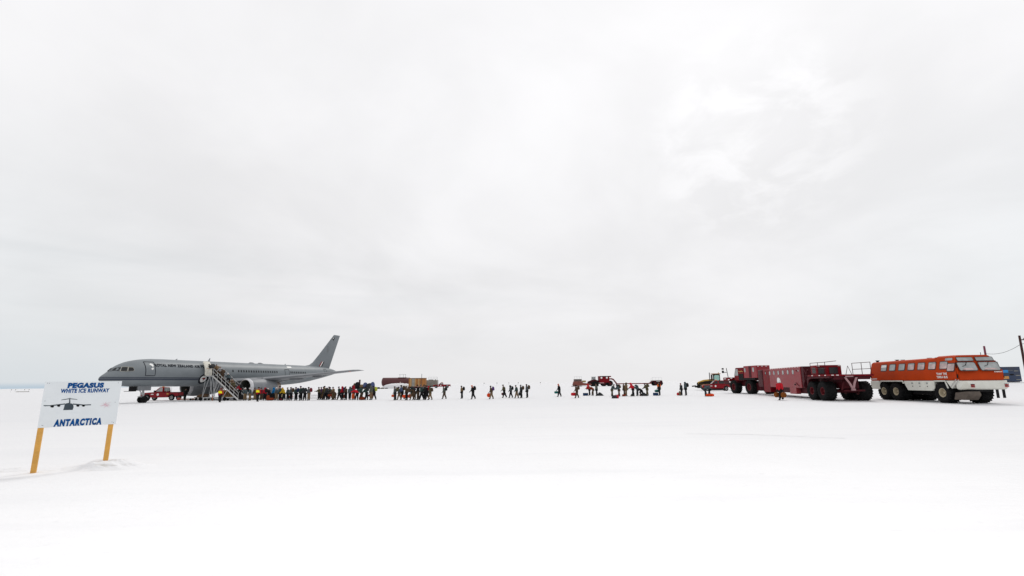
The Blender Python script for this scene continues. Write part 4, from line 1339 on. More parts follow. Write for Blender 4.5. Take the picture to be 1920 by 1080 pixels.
    for yc in (0.92, -1.60):
        d = MB()
        for k, mi in enumerate((0, 1, 0, 1, 2)):
            d.box(-0.150, -0.118, yc - 0.14, yc + 0.14, 1.38 + k * 0.075, 1.38 + (k + 1) * 0.075 - 0.012, mi)
        d.build('headlight', [REDLENS, BLACK, WHITE], root)
    # white skirts and arches
    for s in (1, -1):
        def panel(poly, nm, y=1.74, t=0.5):
            q = MB(); q.prism(poly, 'y', min(s * y, s * (y - t)), max(s * y, s * (y - t))); return q.build(nm, WHITEP, root, bevel=0.015)
        panel([(2.72, 1.95), (6.42, 1.95), (6.42, 1.75), (6.02, 1.05), (3.08, 1.05), (2.72, 1.30)], 'skirt')
        panel([(9.98, 1.95), (11.38, 1.95), (11.38, 1.10), (9.98, 1.10)], 'skirt')
        panel([(0.36, 1.95), (1.42, 1.95), (1.36, 1.85), (0.95, 1.30), (0.80, 1.30), (0.36, 1.80)], 'skirt')
        # arch rims
        for pts in ([(1.25, 1.30), (1.48, 1.92), (2.66, 1.92), (2.74, 1.3)], [(6.46, 1.70), (6.55, 1.93), (9.7, 1.93), (9.96, 1.6)]):
            q = MB(); q.tube([(x, s * 1.76, z) for x, z in pts], 0.06, 6); q.build('arch_trim', WHITEP, root)
        for x0 in (3.15, 4.05, 4.95):
            q = MB()
            q.box(x0, x0 + 0.82, s * 1.741 - 0.008, s * 1.741 + 0.008, 1.28, 1.93)
            lk = q.build('locker_door', WHITEP, root, bevel=0.006)
            q = MB(); q.box(x0 + 0.3, x0 + 0.5, s * 1.755 - 0.006, s * 1.755 + 0.006, 1.66, 1.72); q.box(x0 + 0.3, x0 + 0.5, s * 1.755 - 0.006, s * 1.755 + 0.006, 1.78, 1.81); q.build('vent', SHADEGREY, lk)
            q = MB(); q.box(x0 + 0.34, x0 + 0.42, s * 1.758 - 0.01, s * 1.758 + 0.01, 1.40, 1.48); q.build('latch', BLACK, lk)
    u = MB()
    u.box(0.4, 11.2, -1.0, 1.0, 1.0, 2.02)
    u.box(2.0, 10.8, -0.55, 0.55, 0.62, 1.0)
    for x in (2.1, 7.9, 9.45):
        u.tube([(x, -1.3, 0.9), (x, 1.3, 0.9)], 0.16, 8)
    u.box(1.3, 2.8, -1.7, 1.7, 1.96, 2.03)
    u.box(6.5, 9.95, -1.7, 1.7, 1.96, 2.03)
    u.build('chassis', DARKGREY, root)
    ref = None
    for x in (2.1, 7.84, 9.58):
        for s in (1, -1):
            loc = (x, s * 1.22, 0.90)
            if ref is None:
                ref = make_wheel(root, loc, 0.90, 1.02, RIMCREAM, rim_r=0.42)
            else:
                c = dup(ref, root)
                c.location = loc
                c.rotation_euler = (0, 0, 0 if s > 0 else math.pi)
    # folding entry steps, mud flaps, roof fittings
    e = MB(); e.prism([(-0.10, 0.34), (1.0, 0.34), (1.0, 0.42), (0.8, 0.95), (-0.35, 1.05), (-0.45, 0.75)], 'y', 0.62, 1.62); e.build('entry_steps', BROWNSTEEL, root, bevel=0.03)
    e = MB(); e.tube([(0.98, 1.78, 1.42), (0.28, 1.80, 2.06)], 0.025); e.tube([(0.72, 1.84, 1.30), (-0.05, 1.86, 2.02)], 0.025); e.build('grab_rail', RAILW, root)
    for y in (-1.15, -1.62):
        e = MB(); e.box(0.25, 0.29, y - 0.10, y + 0.10, 0.48, 1.20); e.build('mud_flap', BLACK, root)
    for x, y, h in ((11.0, 1.0, 0.16), (8.2, 0.9, 0.10), (7.4, 0.9, 0.06), (4.0, 0.9, 0.07), (3.2, 0.8, 0.06)):
        e = MB(); e.lathe([(0, 0.12), (h * 0.7, 0.12), (h, 0.2), (h + 0.03, 0.18)], (x, y, 3.97), (0, 0, 1), 12); e.build('roof_vent', BLACK, root)
    e = MB(); e.tube([(0.9, -0.9, 4.12), (0.9, -0.9, 4.35)], 0.02); e.build('aerial', BLACK, root)


make_bus()


# ------------------------------------------------------------------ red articulated people carrier
def make_trailer():
    """rear bogie, deck and low passenger box; local x: away from the near end, near side at y=0"""
    th = math.atan2(0.99, 0.13)
    root = empty('passenger_trailer', (32.0, 45.0, 0), th)
    tag(root, 'long red passenger trailer with oval windows and huge black tyres', 'trailer')
    WD = 3.95
    d = MB()
    d.box(-0.02, 4.4, -WD, 0.05, 2.50, 2.66)
    d.build('deck', RED, root, bevel=0.02)
    d = MB()
    for s, y in ((1, -0.15), (-1, -WD + 0.25)):
        d.box(0.2, 4.4, y - 0.10, y + 0.1, 2.30, 2.50)
    d.box(0.1, 0.3, -WD + 0.3, -0.3, 2.15, 2.5)
    d.box(0.5, 4.6, -2.75, -1.25, 1.25, 2.5)
    d.tube([(1.79, -WD + 0.6, 0.98), (1.79, -0.6, 0.98)], 0.2, 8)
    d.tube([(3.86, -WD + 0.6, 0.98), (3.86, -0.6, 0.98)], 0.2, 8)
    d.tube([(0.1, -1.1, 1.05), (0.1, -3.0, 1.05)], 0.09, 8)
    d.tube([(0.05, -0.9, 1.1), (0.4, -1.4, 2.2)], 0.07, 8)
    d.build('chassis', REDDARK, root)
    for x0 in (0.55, 3.2):
        q = MB(); q.prism([(4.7, 1.2), (4.75, 2.3), (4.2, 2.45), (0.3, 2.45), (0.3, 2.30), (3.9, 2.3), (4.45, 2.1), (4.5, 1.2)], 'y', -1.05, 0.0) if x0 < 1 else q.prism([(4.7, 1.2), (4.75, 2.3), (4.2, 2.45), (0.3, 2.45), (0.3, 2.30), (3.9, 2.3), (4.45, 2.1), (4.5, 1.2)], 'y', -WD, -WD + 1.05)
        q.build('mudguard', REDDARK, root)
    ref = None
    for x in (1.79, 3.86):
        for s in (1, -1):
            loc = (x, -0.42 if s > 0 else -WD + 0.22, 0.98)
            if ref is None:
                ref = make_wheel(root, loc, 0.985, 1.06, RIMRED, rim_r=0.40)
            else:
                c = dup(ref, root)
                c.location = loc
                c.rotation_euler = (0, 0, 0 if s > 0 else math.pi)
    # pale V hitch at the near end
    v = MB()
    pinkw = mat('faded pink white hitch', (0.36, 0.21, 0.22), 0.5, 0.15, 2.0)
    for a, b_ in (((-0.03, -1.30, 2.36), (-0.22, -1.80, 1.20)), ((-0.03, -2.34, 2.36), (-0.22, -1.84, 1.20))):
        a, b_ = Vector(a), Vector(b_)
        ox = Vector((0, 0.095, 0))
        v.rings([[p - ox, p + ox, p + ox + Vector((0.10, 0, 0)), p - ox + Vector((0.10, 0, 0))] for p in (a, a.lerp(b_, 0.5) + Vector((0, (-0.05 if a.y > -1.8 else 0.05), 0)), b_)])
    v.box(-0.30, -0.08, -1.98, -1.66, 1.06, 1.24)
    v.build('hitch_frame', pinkw, root, bevel=0.01)
    v = MB(); v.box(-0.035, -0.02, -2.05, -1.30, 2.40, 2.52); v.build('number_plate', pinkw, root)
    for y in (-0.15, -0.6):
        v = MB(); v.box(-0.04, -0.02, y - 0.12, y + 0.12, 2.56, 2.63); v.build('marker_lamp', WHITE, root)
    for x in (0.9, 2.0, 3.4):
        v = MB(); v.box(x - 0.12, x + 0.12, 0.05, 0.065, 2.55, 2.63); v.build('marker_lamp', WHITE, root)
    # engine cabin on the deck
    cz0, cz1 = 2.665, 3.70
    c = MB(); c.rings([[Vector((x, y, z)) for y, z in ((-0.30, cz0), (-0.30, cz1 - 0.05), (-0.40, cz1), (-2.6, cz1), (-2.70, cz1 - 0.05), (-2.70, cz0))] for x in (3.0, 4.35)])
    cab = c.build('cabin', RED, root, bevel=0.02)
    for y0, y1 in ((-0.98, -0.42), (-2.30, -1.50)):
        w = MB(); w.box(2.975, 2.99, y0, y1, 2.80, 3.44); wo_ = w.build('window', GLASS, cab, bevel=0.004)
        w = MB()
        for a, b_, c_, e_ in ((y0 - 0.05, y1 + 0.05, 3.44, 3.49), (y0 - 0.05, y1 + 0.05, 2.75, 2.80), (y0 - 0.05, y0, 2.80, 3.44), (y1, y1 + 0.05, 2.80, 3.44)):
            w.box(2.965, 2.99, a, b_, c_, e_)
        w.build('frame', REDDARK, wo_)
    w = MB(); w.box(3.3, 4.0, -0.305, -0.29, 2.85, 3.45); w.build('window', GLASS, cab)
    for y in (-0.45, -2.5):
        w = MB(); w.box(2.96, 3.0, y - 0.12, y + 0.12, 3.58, 3.66); w.build('marker_lamp', WHITE, cab)
    r = MB()
    for hz in (0.62, 1.28):
        r.tube([(3.7, 0.0, 2.66 + hz), (0.9, 0.0, 2.66 + hz), (0.75, -0.05, 2.66 + hz)], 0.028)
    for x in (3.7, 2.2, 0.85):
        r.tube([(x, 0.0, 2.6), (x, 0.0, 3.94)], 0.028)
    r.tube([(0.85, 0.0, 3.94), (0.85, -1.1, 4.05)], 0.028)
    r.build('handrail', REDDARK, root)
    r = MB()
    for hz in (0.55, 1.2):
        r.tube([(3.3, -WD, 2.66 + hz), (0.3, -WD, 2.66 + hz)], 0.028)
    for x in (3.3, 1.75, 0.35):
        r.tube([(x, -WD, 2.6), (x, -WD, 3.86)], 0.028)
    r.tube([(4.2, -WD + 0.2, 2.66), (3.9, -WD + 0.1, 3.6), (3.5, -WD, 2.66)], 0.028)
    r.build('handrail', REDDARK, root)
    # passenger box, turned a few degrees from the bogie
    M = Matrix.Rotation(th, 4, 'Z')
    bx_o = Vector((33.9, 52.0, 0)) - Vector((32.0, 45.0, 0))
    loc = M.inverted().to_3x3() @ bx_o
    th2 = math.atan2(0.98, 0.2)
    box = empty('passenger_box', loc, th2 - th, root)
    BW = 3.3
    X0, X1, Z0, Z1 = 0.95, 11.2, 1.22, 3.74
    m = MB()
    sec = lambda x, y0, y1, z0, z1: [Vector((x, y0, z0)), Vector((x, y0, z1 - 0.12)), Vector((x, y0 - 0.12, z1)), Vector((x, y1 + 0.12, z1)), Vector((x, y1, z1 - 0.12)), Vector((x, y1, z0))]
    m.rings([sec(X0, 0, -BW, Z0, Z1), sec(X1, 0, -BW, Z0, Z1)])
    m.build('shell', REDTRAIL, box, bevel=0.03, seg=2)
    nose = MB()
    nose.rings([sec(X1 + 0.005, -0.01, -BW + 0.01, 0.5, Z1 - 0.02), sec(X1 + 2.7, -0.03, -BW + 0.05, 0.45, Z1 - 0.03)])
    nose.build('nose', RED, box, bevel=0.05, seg=2)  # shade on the nose is put into its darker red
    nose = MB()
    nose.rings([sec(X1 + 2.72, -0.10, -BW + 0.2, 1.1, Z1 - 0.16), sec(X1 + 2.9, -0.10, -BW + 0.2, 1.1, Z1 - 0.16)])
    nose.rings([sec(X1 + 2.95, -0.03, -BW + 0.15, 1.2, Z1 - 0.06), sec(X1 + 4.9, -0.03, -BW + 0.15, 1.2, Z1 - 0.06)])
    nose.build('shaded_nose_end', REDDARK, box, bevel=0.04)  # end panel painted darker still to carry its shade
    w = MB(); w.lathe([(0, 0.24), (0.03, 0.24)], (X1 + 1.5, -0.03, 3.15), (0, 1, 0), 16); wo_ = w.build('porthole', BLACK, box)
    w = MB(); w.lathe([(0.03, 0.15), (0.04, 0.13)], (X1 + 1.5, -0.03, 3.15), (0, 1, 0), 16); w.build('pane', GLASSGREY, wo_)
    for k in range(6):
        xc = 3.1 + k * 1.57
        w = MB(); w.poly([Vector((x, 0.008, z)) for x, z in rounded(xc - 0.30, xc + 0.30, 2.80, 3.44, 0.22)]); wo_ = w.build('window', mat('window frame red brown', (0.13, 0.03, 0.03), 0.5, 0.1, 3), box)
        w = MB(); w.poly([Vector((x, 0.016, z)) for x, z in rounded(xc - 0.25, xc + 0.25, 2.86, 3.38, 0.19)]); w.build('pane', GLASSGREY, wo_)
    for k in range(12):
        w = MB(); w.box(1.4 + k * 0.82, 1.55 + k * 0.82, 0.0, 0.03, 3.63, 3.70); w.build('marker_lamp', WHITE, box)
    w = MB(); w.box(2.62, 4.55, -0.5, 0.012, 0.46, 1.24); w.build('step_locker', REDTRAIL, box, bevel=0.02)
    w = MB(); w.box(1.0, X1 - 0.5, -BW + 0.3, -0.5, 0.55, 1.21); w.build('underframe', REDDARK, box)
    w = MB(); w.box(2.60, 2.95, 0.0, 0.05, 1.52, 1.68); w.build('latch', BLACK, box)
    w = MB(); w.tube([(2.5, 0.04, 1.85), (1.6, 0.04, 1.40)], 0.03); w.tube([(2.2, 0.05, 3.3), (1.7, 0.05, 3.15)], 0.03); w.build('grab_handle', REDDARK, box)
    w = MB(); w.lathe([(0, 0.13), (0.02, 0.11)], (1.55, 0.0, 3.25), (0, 1, 0), 12); w.build('round_lamp', GLASSGREY, box)
    # linkage between box and bogie
    w = MB()
    w.box(-1.2, 0.9, -BW + 0.4, -0.4, 1.3, 2.3)
    w.box(0.3, 0.94, -BW + 0.1, -0.06, 1.25, 3.72)
    w.tube([(0.5, -0.02, 1.4), (-0.9, -0.02, 3.3)], 0.07)
    w.tube([(0.2, -0.02, 3.5), (-0.9, -0.02, 2.3)], 0.05)
    w.build('link_frame', REDDARK, box)
    return root


make_trailer()


def make_tractor_unit():
    """front unit: cab ahead, tall equipment house behind, two axles; near side at y=0"""
    th = math.atan2(0.9987, -0.05)
    root = empty('articulated_truck', (37.85, 72.0, 0), th)
    root.scale = (1.083, 1.083, 1.083)
    tag(root, 'dark red articulated truck with high box and cab ahead of the red trailer', 'truck')
    WD = 3.6
    m = MB(); m.box(-2.0, 7.2, -WD + 0.9, -0.9, 1.1, 1.9); m.box(3.4, 7.3, -WD + 0.2, -0.15, 1.5, 1.95); m.build('chassis', REDDARK, root, bevel=0.03)
    m = MB(); m.box(5.2, 7.3, -WD + 0.1, -0.08, 1.95, 2.5); m.build('hood', RED, root, bevel=0.06)
    m = MB(); m.box(-2.3, 1.0, -2.0, 0.0, 2.35, 4.12); hs = m.build('equipment_house', REDTRAIL, root, bevel=0.03)
    m = MB(); m.box(-0.95, -0.35, 0.0, 0.02, 2.42, 4.05); m.build('door', REDDARK, hs)
    for x in (0.65, -1.5):
        w = MB(); w.poly([Vector((q, 0.012, z)) for q, z in rounded(x - 0.2, x + 0.2, 3.2, 3.85, 0.15)]); w.build('window', GLASSGREY, hs)
    for k in range(3):
        w = MB(); w.box(-2.33, -2.30, -0.35 - k * 0.6, -0.17 - k * 0.6, 3.96, 4.05); w.build('marker_lamp', WHITE, hs)
    m = MB(); m.rings([[Vector((x, y, z)) for x, z in ((1.7, 1.96), (1.7, 3.95), (3.9, 3.95), (4.35, 2.9), (4.35, 1.96))] for y in (-0.35, -WD + 0.9)]); cb = m.build('cab', RED, root, bevel=0.06, seg=2)
    w = MB(); w.poly([Vector((x, -0.335, z)) for x, z in ((3.2, 2.75), (4.2, 2.75), (4.2, 2.95), (3.85, 3.75), (3.2, 3.75))]); w.build('window', GLASSGREY, cb)
    w = MB(); w.poly([Vector((x, -0.335, z)) for x, z in ((1.8, 2.0), (3.1, 2.0), (3.1, 3.0), (1.8, 3.0))]); w.build('side_panel', BLACK, cb)
    w = MB(); w.poly([Vector((x, -0.33, z)) for x, z in ((1.85, 3.35), (2.2, 3.48), (2.6, 3.36), (3.0, 3.5), (3.0, 3.38), (2.6, 3.26), (2.2, 3.36), (1.85, 3.25))]); w.build('side_marking', YELLOW, cb)
    w = MB(); w.poly([Vector((4.13 + (3.3 - z) * 0.43 + 0.02, y, z)) for y, z in ((-0.5, 3.0), (-WD + 1.05, 3.0), (-WD + 1.05, 3.75), (-0.5, 3.75))]); w.build('windscreen', GLASSGREY, cb)
    w = MB(); w.tube([(5.6, -0.05, 2.4), (5.7, 0.1, 4.0)], 0.05); w.tube([(5.7, 0.1, 3.3), (5.9, 0.55, 3.35)], 0.05)
    w.box(5.85, 5.95, 0.45, 0.75, 3.2, 3.6); w.box(5.85, 5.95, 0.45, 0.75, 3.75, 4.0); w.build('mirror', BLACK, root)
    for x, z in ((4.5, 2.3), (5.3, 2.05), (5.0, 1.7), (6.4, 2.2)):
        w = MB(); w.box(x, x + 0.35, -0.09, 0.0, z, z + 0.16); w.build('marker_lamp', WHITE, root)
    w = MB(); w.prism([(-1.6, 2.05), (1.5, 2.05), (1.4, 2.35), (-1.6, 2.35)], 'y', -1.2, -0.05); w.build('mudguard', BLACK, root)
    ref = None
    for x in (0.0, 4.2):
        for s in (1, -1):
            loc = (x, -0.45 if s > 0 else -WD + 0.45, 1.02)
            if ref is None:
                ref = make_wheel(root, loc, 1.03, 1.0, RIMRED, rim_r=0.48)
            else:
                c = dup(ref, root)
                c.location = loc
                c.rotation_euler = (0, 0, 0 if s > 0 else math.pi)
    w = MB(); w.box(-2.1, -0.9, -WD + 1.0, -0.6, 0.5, 1.6); w.build('hitch', REDDARK, root, bevel=0.05)


make_tractor_unit()


def make_farm_tractor():
    root = empty('tractor', (46.6, 104.0, zg(46.6, 104)), math.pi - 0.2)
    tag(root, 'yellow and black tractor with green tinted cab glass behind the crew pickup', 'tractor')
    m = MB(); m.rings([[Vector((x, s * w, z)) for x, z, w in ((0.2, 1.3, 0.55), (0.2, 2.55, 0.5), (2.2, 2.35, 0.45), (3.5, 1.85, 0.42), (3.6, 1.3, 0.42))] for s in (-1, 1)]); m.build('hood', YELLOW, root, bevel=0.08, seg=2)
    for s in (-1, 1):
        w = MB(); w.poly([Vector((x, s * 0.54, z)) for x, z in ((0.4, 1.4), (3.4, 1.4), (3.35, 1.7), (2.0, 2.05), (0.4, 2.15))]); w.build('side_grille', BLACK, root)
        w = MB(); w.rings([[Vector((x, y, z)) for x, z in ((-2.6, 0.25), (-2.6, 1.0), (-2.0, 1.45), (-1.2, 1.4), (2.0, 0.95), (2.6, 0.7), (2.6, 0.3), (2.2, 0.0), (-2.2, 0.0))] for y in (s * 0.75, s * 1.4)]); w.build('track', RUBBER, root, bevel=0.08)
    m = MB(); m.box(-1.3, 0.15, -0.85, 0.85, 1.4, 3.6); cb = m.build('cab', BLACK, root, bevel=0.06, seg=2)
    for s in (-1, 1):
        w = MB(); w.poly([Vector((x, s * 0.862, z)) for x, z in rounded(-1.12, 0.0, 2.15, 3.4, 0.3)]); w.build('window', GLASSGREEN, cb)
    w = MB(); w.box(0.155, 0.165, -0.75, 0.75, 2.3, 3.45); w.build('windscreen', GLASSGREY, cb)
    w = MB(); w.box(-1.45, 0.35, -0.95, 0.95, 3.62, 3.80); w.build('roof', mat('tan yellow cab roof', (0.36, 0.19, 0.08), 0.5, 0.1, 2), root, bevel=0.05)
    w = MB(); w.lathe([(0, 0.1), (0.15, 0.1), (0.25, 0.05)], (-1.2, 0, 3.8), (0, 0, 1), 10); w.build('beacon', YELLOW, root)
    w = MB(); w.tube([(0.9, 0.55, 2.2), (0.9, 0.55, 4.0)], 0.09); w.tube([(0.5, 0.6, 2.2), (0.5, 0.6, 3.5)], 0.15); w.build('exhaust', BLACK, root)
    w = MB(); w.box(-3.6, -1.3, -1.0, 1.0, 0.9, 2.0); w.build('rear_body', BLACK, root, bevel=0.1)
    w = MB(); w.box(-1.0, 3.55, -0.4, 0.4, 0.45, 1.32); w.box(3.2, 3.62, -0.42, 0.42, 0.5, 1.7); w.build('front_frame', BLACK, root, bevel=0.04)
    w = MB(); w.box(3.6, 4.1, -0.5, 0.5, 0.6, 1.0); w.tube([(4.0, 0.4, 1.0), (4.9, 0.6, 0.9)], 0.15); w.build('front_hitch', BLACK, root, bevel=0.03)


make_farm_tractor()


# ------------------------------------------------------------------ far equipment line
def far_z(x, y):
    return zg(x, y)


def make_tank():
    x, y = -42.0, 161.5
    root = empty('fuel_tank', (x, y, far_z(x, y)), 0.22)
    tag(root, 'long maroon cylindrical fuel tank lying behind a snow bank', 'tank')
    r, L = 1.55, 9.4
    m = MB()
    m.lathe([(-L / 2 - 0.5, 0.1), (-L / 2 - 0.35, r * 0.6), (-L / 2 - 0.08, r * 0.93), (-L / 2 + 0.1, r), (L / 2 - 0.1, r), (L / 2 + 0.1, r * 0.93), (L / 2 + 0.35, r * 0.6), (L / 2 + 0.5, 0.1)], (0, 0, 2.25), (1, 0, 0), 32)
    m.build('barrel', MAROONT, root, angle=50)
    m = MB()
    for xx in (-3.2, 3.2):
        m.box(xx - 0.3, xx + 0.3, -1.2, 1.2, 0.3, 1.2)
    m.box(-4.6, 4.6, -1.2, -0.9, 0.02, 0.3); m.box(-4.6, 4.6, 0.9, 1.2, 0.02, 0.3)
    m.build('skid', BLACK, root)
    m = MB(); m.box(0.6, 3.6, -0.8, 0.8, 3.76, 3.86); m.build('walkway', MAROONT, root)
    m = MB()
    for xx in (1.2, 2.4, 3.2):
        m.tube([(xx, -0.6, 3.86), (xx, -0.6, 4.9)], 0.04)
    m.tube([(0.8, -0.6, 4.9), (3.4, -0.6, 4.9)], 0.03)
    m.build('railing', DARKGREY, root)
    m = MB(); m.lathe([(0, 0.2), (0.02, 0.18)], (1.4, -1.53, 2.1), (0, -1, 0), 14); m.build('label_disc', mat('pale pink disc', (0.6, 0.45, 0.42), 0.6, 0.05, 3), root)


make_tank()


def make_container():
    x, y = -32.0, 150.6
    root = empty('storage_hut', (x, y, far_z(x, y)), 0.0)
    tag(root, 'rust brown wooden storage hut with tan and grey panels on a dark sled', 'hut')
    m = MB(); m.box(-2.75, 2.75, -1.2, 1.2, 0.65, 3.3); m.build('wall', RUSTWOOD, root)
    for x0, x1, mm in ((-1.75, -0.75, GREYPANEL), (-0.62, -0.35, TANPANEL), (1.3, 1.6, mat('dark rust panel', (0.16, 0.07, 0.03), 0.7, 0.2, 1)), (-2.3, -1.9, TANPANEL), (0.4, 0.8, TANPANEL)):
        p = MB(); p.box(x0, x1, -1.225, -1.2, 0.7, 3.2); p.build('panel', mm, root)
    m = MB(); m.box(-2.85, 2.85, -1.3, 1.3, 3.3, 3.42); m.build('roof', BROWNSTEEL, root)
    m = MB(); m.box(-2.9, 2.9, -1.1, 1.1, 0.25, 0.62)
    for yy in (-1.0, 1.0):
        m.box(-2.6, 1.4, yy - 0.15, yy + 0.15, 0.0, 0.25)
    m.build('sled', REDDARK, root)
    m = MB(); m.tube([(1.55, -1.1, 3.4), (1.55, -1.1, 4.75)], 0.07); m.build('stovepipe', DARKGREY, root)


make_container()


def make_grey_tank():
    x, y = -28.3, 156.0
    root = empty('water_tank', (x, y, far_z(x, y)), 0.0)
    tag(root, 'grey box tank with a thin railing on top beside the rust brown hut', 'tank')
    m = MB(); m.box(-2.3, 2.2, -1.1, 1.1, 0.75, 2.72); m.build('body', GREYPANEL, root, bevel=0.06)
    m = MB(); m.box(-2.4, 2.3, -1.15, 1.15, 0.35, 0.74); m.build('sled', DARKGREY, root)
    m = MB(); m.box(-0.9, 0.5, -0.6, 0.6, 2.72, 2.9); m.box(1.2, 1.5, -0.3, 0.3, 2.72, 2.95); m.build('hatch', DARKGREY, root)
    m = MB()
    for xx in (-0.9, 0.0, 1.0, 2.1):
        m.tube([(xx, -1.0, 2.7), (xx, -1.0, 3.75)], 0.03)
    m.tube([(-0.9, -1.0, 3.75), (2.1, -1.0, 3.75)], 0.03); m.tube([(-0.9, -1.0, 3.3), (2.1, -1.0, 3.3)], 0.02)
    m.tube([(2.1, -1.0, 2.7), (2.1, -1.0, 3.75)], 0.06)
    m.build('railing', STEEL, root)


make_grey_tank()


def make_far_rig():
    # towed brown sled, small tractor, red cab truck with gooseneck flatbed
    x, y = 22.9, 150.0
    s = empty('cargo_sled', (x, y, far_z(x, y)), 0.0)
    tag(s, 'brown loaded cargo sled with thin railing at the left end of the far red convoy', 'sled')
    m = MB(); m.prism([(-2.9, 0.5), (-2.5, 1.7), (0.2, 1.7), (0.4, 1.2), (3.0, 0.9), (3.4, 0.6), (3.2, 0.35), (-2.6, 0.2)], 'y', -1.1, 1.1); m.build('bed', mat('rust red bed', (0.17, 0.045, 0.03), 0.6, 0.3, 1), s, bevel=0.05)
    m = MB(); m.box(-2.4, 0.1, -1.0, 1.0, 1.71, 2.42); m.build('load', mat('dark brown load', (0.075, 0.05, 0.04), 0.7, 0.4, 2), s, bevel=0.08)
    m = MB(); m.box(0.4, 1.5, -0.5, 0.5, 1.35, 1.95); m.build('box', mat('olive yellow box', (0.32, 0.26, 0.09), 0.6, 0.2, 2), s, bevel=0.04)
    m = MB()
    for xx in (-2.4, -1.5, -0.6, 0.0):
        m.tube([(xx, -0.9, 2.4), (xx, -0.9, 3.25)], 0.03)
    m.tube([(-2.4, -0.9, 3.25), (0.0, -0.9, 3.25)], 0.03); m.build('railing', STEEL, s)
    m = MB(); m.box(-3.2, 0.0, -1.1, 1.1, 0.02, 0.18); m.build('runner', BLACK, s)
    t = empty('tractor', (27.2, 150.5, far_z(27.2, 150.5)), math.pi - 0.15)
    tag(t, 'dark red tractor with a small open cab between the far sled and red cab truck', 'tractor')
    m = MB(); m.prism([(-1.4, 0.7), (-1.5, 1.9), (-0.3, 2.3), (0.4, 2.2), (2.0, 1.6), (2.2, 1.0), (1.0, 0.6)], 'y', -0.9, 0.9); m.build('body', REDDARK, t, bevel=0.08)
    m = MB()
    for xx in (-0.6, 0.7):
        for yy in (-0.7, 0.7):
            m.tube([(xx, yy, 2.0), (xx * 0.8, yy, 3.0)], 0.06)
    m.build('roll_bar', BLACK, t)
    m = MB(); m.box(-0.75, 0.75, -0.8, 0.8, 3.0, 3.14); m.build('roof', BLACK, t, bevel=0.03)
    m = MB(); m.box(-0.5, 0.58, -0.72, 0.72, 2.25, 2.95); m.build('window', GLASSGREY, t)
    for yy in (-1, 1):
        m = MB(); m.rings([[Vector((xx, y_, z)) for xx, z in ((-1.6, 0.2), (-1.5, 1.3), (-0.4, 1.75), (0.9, 1.2), (1.3, 0.5), (0.9, 0.0), (-1.2, 0.0))] for y_ in (yy * 0.91, yy * 1.35)]); m.build('track', RUBBER, t, bevel=0.06)
    k = empty('cab_truck', (31.2, 150.0, far_z(31.2, 150)), 0.0)
    tag(k, 'dark red box cab truck pulling the far low flatbed', 'truck')
    m = MB(); m.box(-2.4, 0.9, -1.5, 1.5, 1.2, 3.35); m.box(-2.2, 1.5, -1.5, 1.5, 3.0, 3.36); cb = m.build('cab', RED, k, bevel=0.05)
    for xx in (-1.75, 0.05):
        w = MB(); w.poly([Vector((a, -1.515, z)) for a, z in rounded(xx - 0.28, xx + 0.28, 2.5, 3.1, 0.2)]); w.build('window', WHITE, cb)
    m = MB(); m.box(-3.9, 1.6, -0.9, 0.9, 0.75, 1.18); m.tube([(-4.6, 0, 0.9), (-3.8, 0, 0.95)], 0.15); m.build('chassis', REDDARK, k, bevel=0.04)
    m = MB(); m.box(-2.3, -1.0, -1.55, -1.51, 1.0, 1.2); m.build('marker_lamp', mat('pale pink lamp', (0.6, 0.35, 0.35), 0.5, 0.1, 3), k)
    ref = make_wheel(k, (-0.8, -1.0, 0.92), 0.92, 0.8, RIMRED, rim_r=0.42); ref.rotation_euler = (0, 0, math.pi)
    for xx, yy in ((1.15, -1.0), (-0.8, 1.0), (1.15, 1.0)):
        c = dup(ref, k); c.location = (xx, yy, 0.92); c.rotation_euler = (0, 0, math.pi if yy < 0 else 0)
    f = empty('flatbed_trailer', (40.3, 150.0, far_z(40.3, 150)), 0.0)
    tag(f, 'long low dark red flatbed with curved gooseneck stretching across the far snow', 'trailer')
    m = MB(); m.box(-5.6, 5.6, -1.5, 1.5, 0.60, 0.90); m.build('deck', RED, f)
    m = MB()
    pts = [(-8.0, 2.35), (-7.2, 2.4), (-6.6, 2.15), (-6.1, 1.5), (-5.55, 0.8)]
    m.rings([[Vector((a, -0.6, z - 0.2)), Vector((a, 0.6, z - 0.2)), Vector((a, 0.6, z + 0.15)), Vector((a, -0.6, z + 0.22))] for a, z in pts]); m.build('gooseneck', RED, f)
    m = MB(); m.rings([[Vector((a, -1.0, z - 0.1)), Vector((a, 1.0, z - 0.1)), Vector((a, 1.0, z + 0.12)), Vector((a, -1.0, z + 0.12))] for a, z in ((5.55, 0.78), (6.2, 1.35), (6.8, 1.55), (9.4, 1.55))]); m.box(6.4, 9.4, -1.2, 1.2, 1.25, 1.62); m.build('rear_frame', REDDARK, f)
    m = MB(); m.box(6.2, 9.2, -1.25, 1.25, 1.68, 1.86); m.build('white_cover', WHITE, f, bevel=0.03)
    m = MB(); m.box(7.4, 8.6, -1.24, -1.21, 1.38, 1.52); m.build('side_plate', WHITE, f)
    m = MB()
    for xx in (6.2, 7.2, 8.2, 9.2):
        m.tube([(xx, -1.2, 1.86), (xx, -1.2, 2.7)], 0.025)
    m.tube([(5.6, -1.2, 2.3), (6.2, -1.2, 2.7), (9.2, -1.2, 2.7)], 0.025); m.build('railing', STEEL, f)
    ref = make_wheel(f, (7.1, -0.9, 0.8), 0.8, 0.6, RIMRED, rim_r=0.42); ref.rotation_euler = (0, 0, math.pi)
    for xx, yy in ((8.8, -0.9), (7.1, 0.9), (8.8, 0.9)):
        c = dup(ref, f); c.location = (xx, yy, 0.8); c.rotation_euler = (0, 0, math.pi if yy < 0 else 0)


make_far_rig()


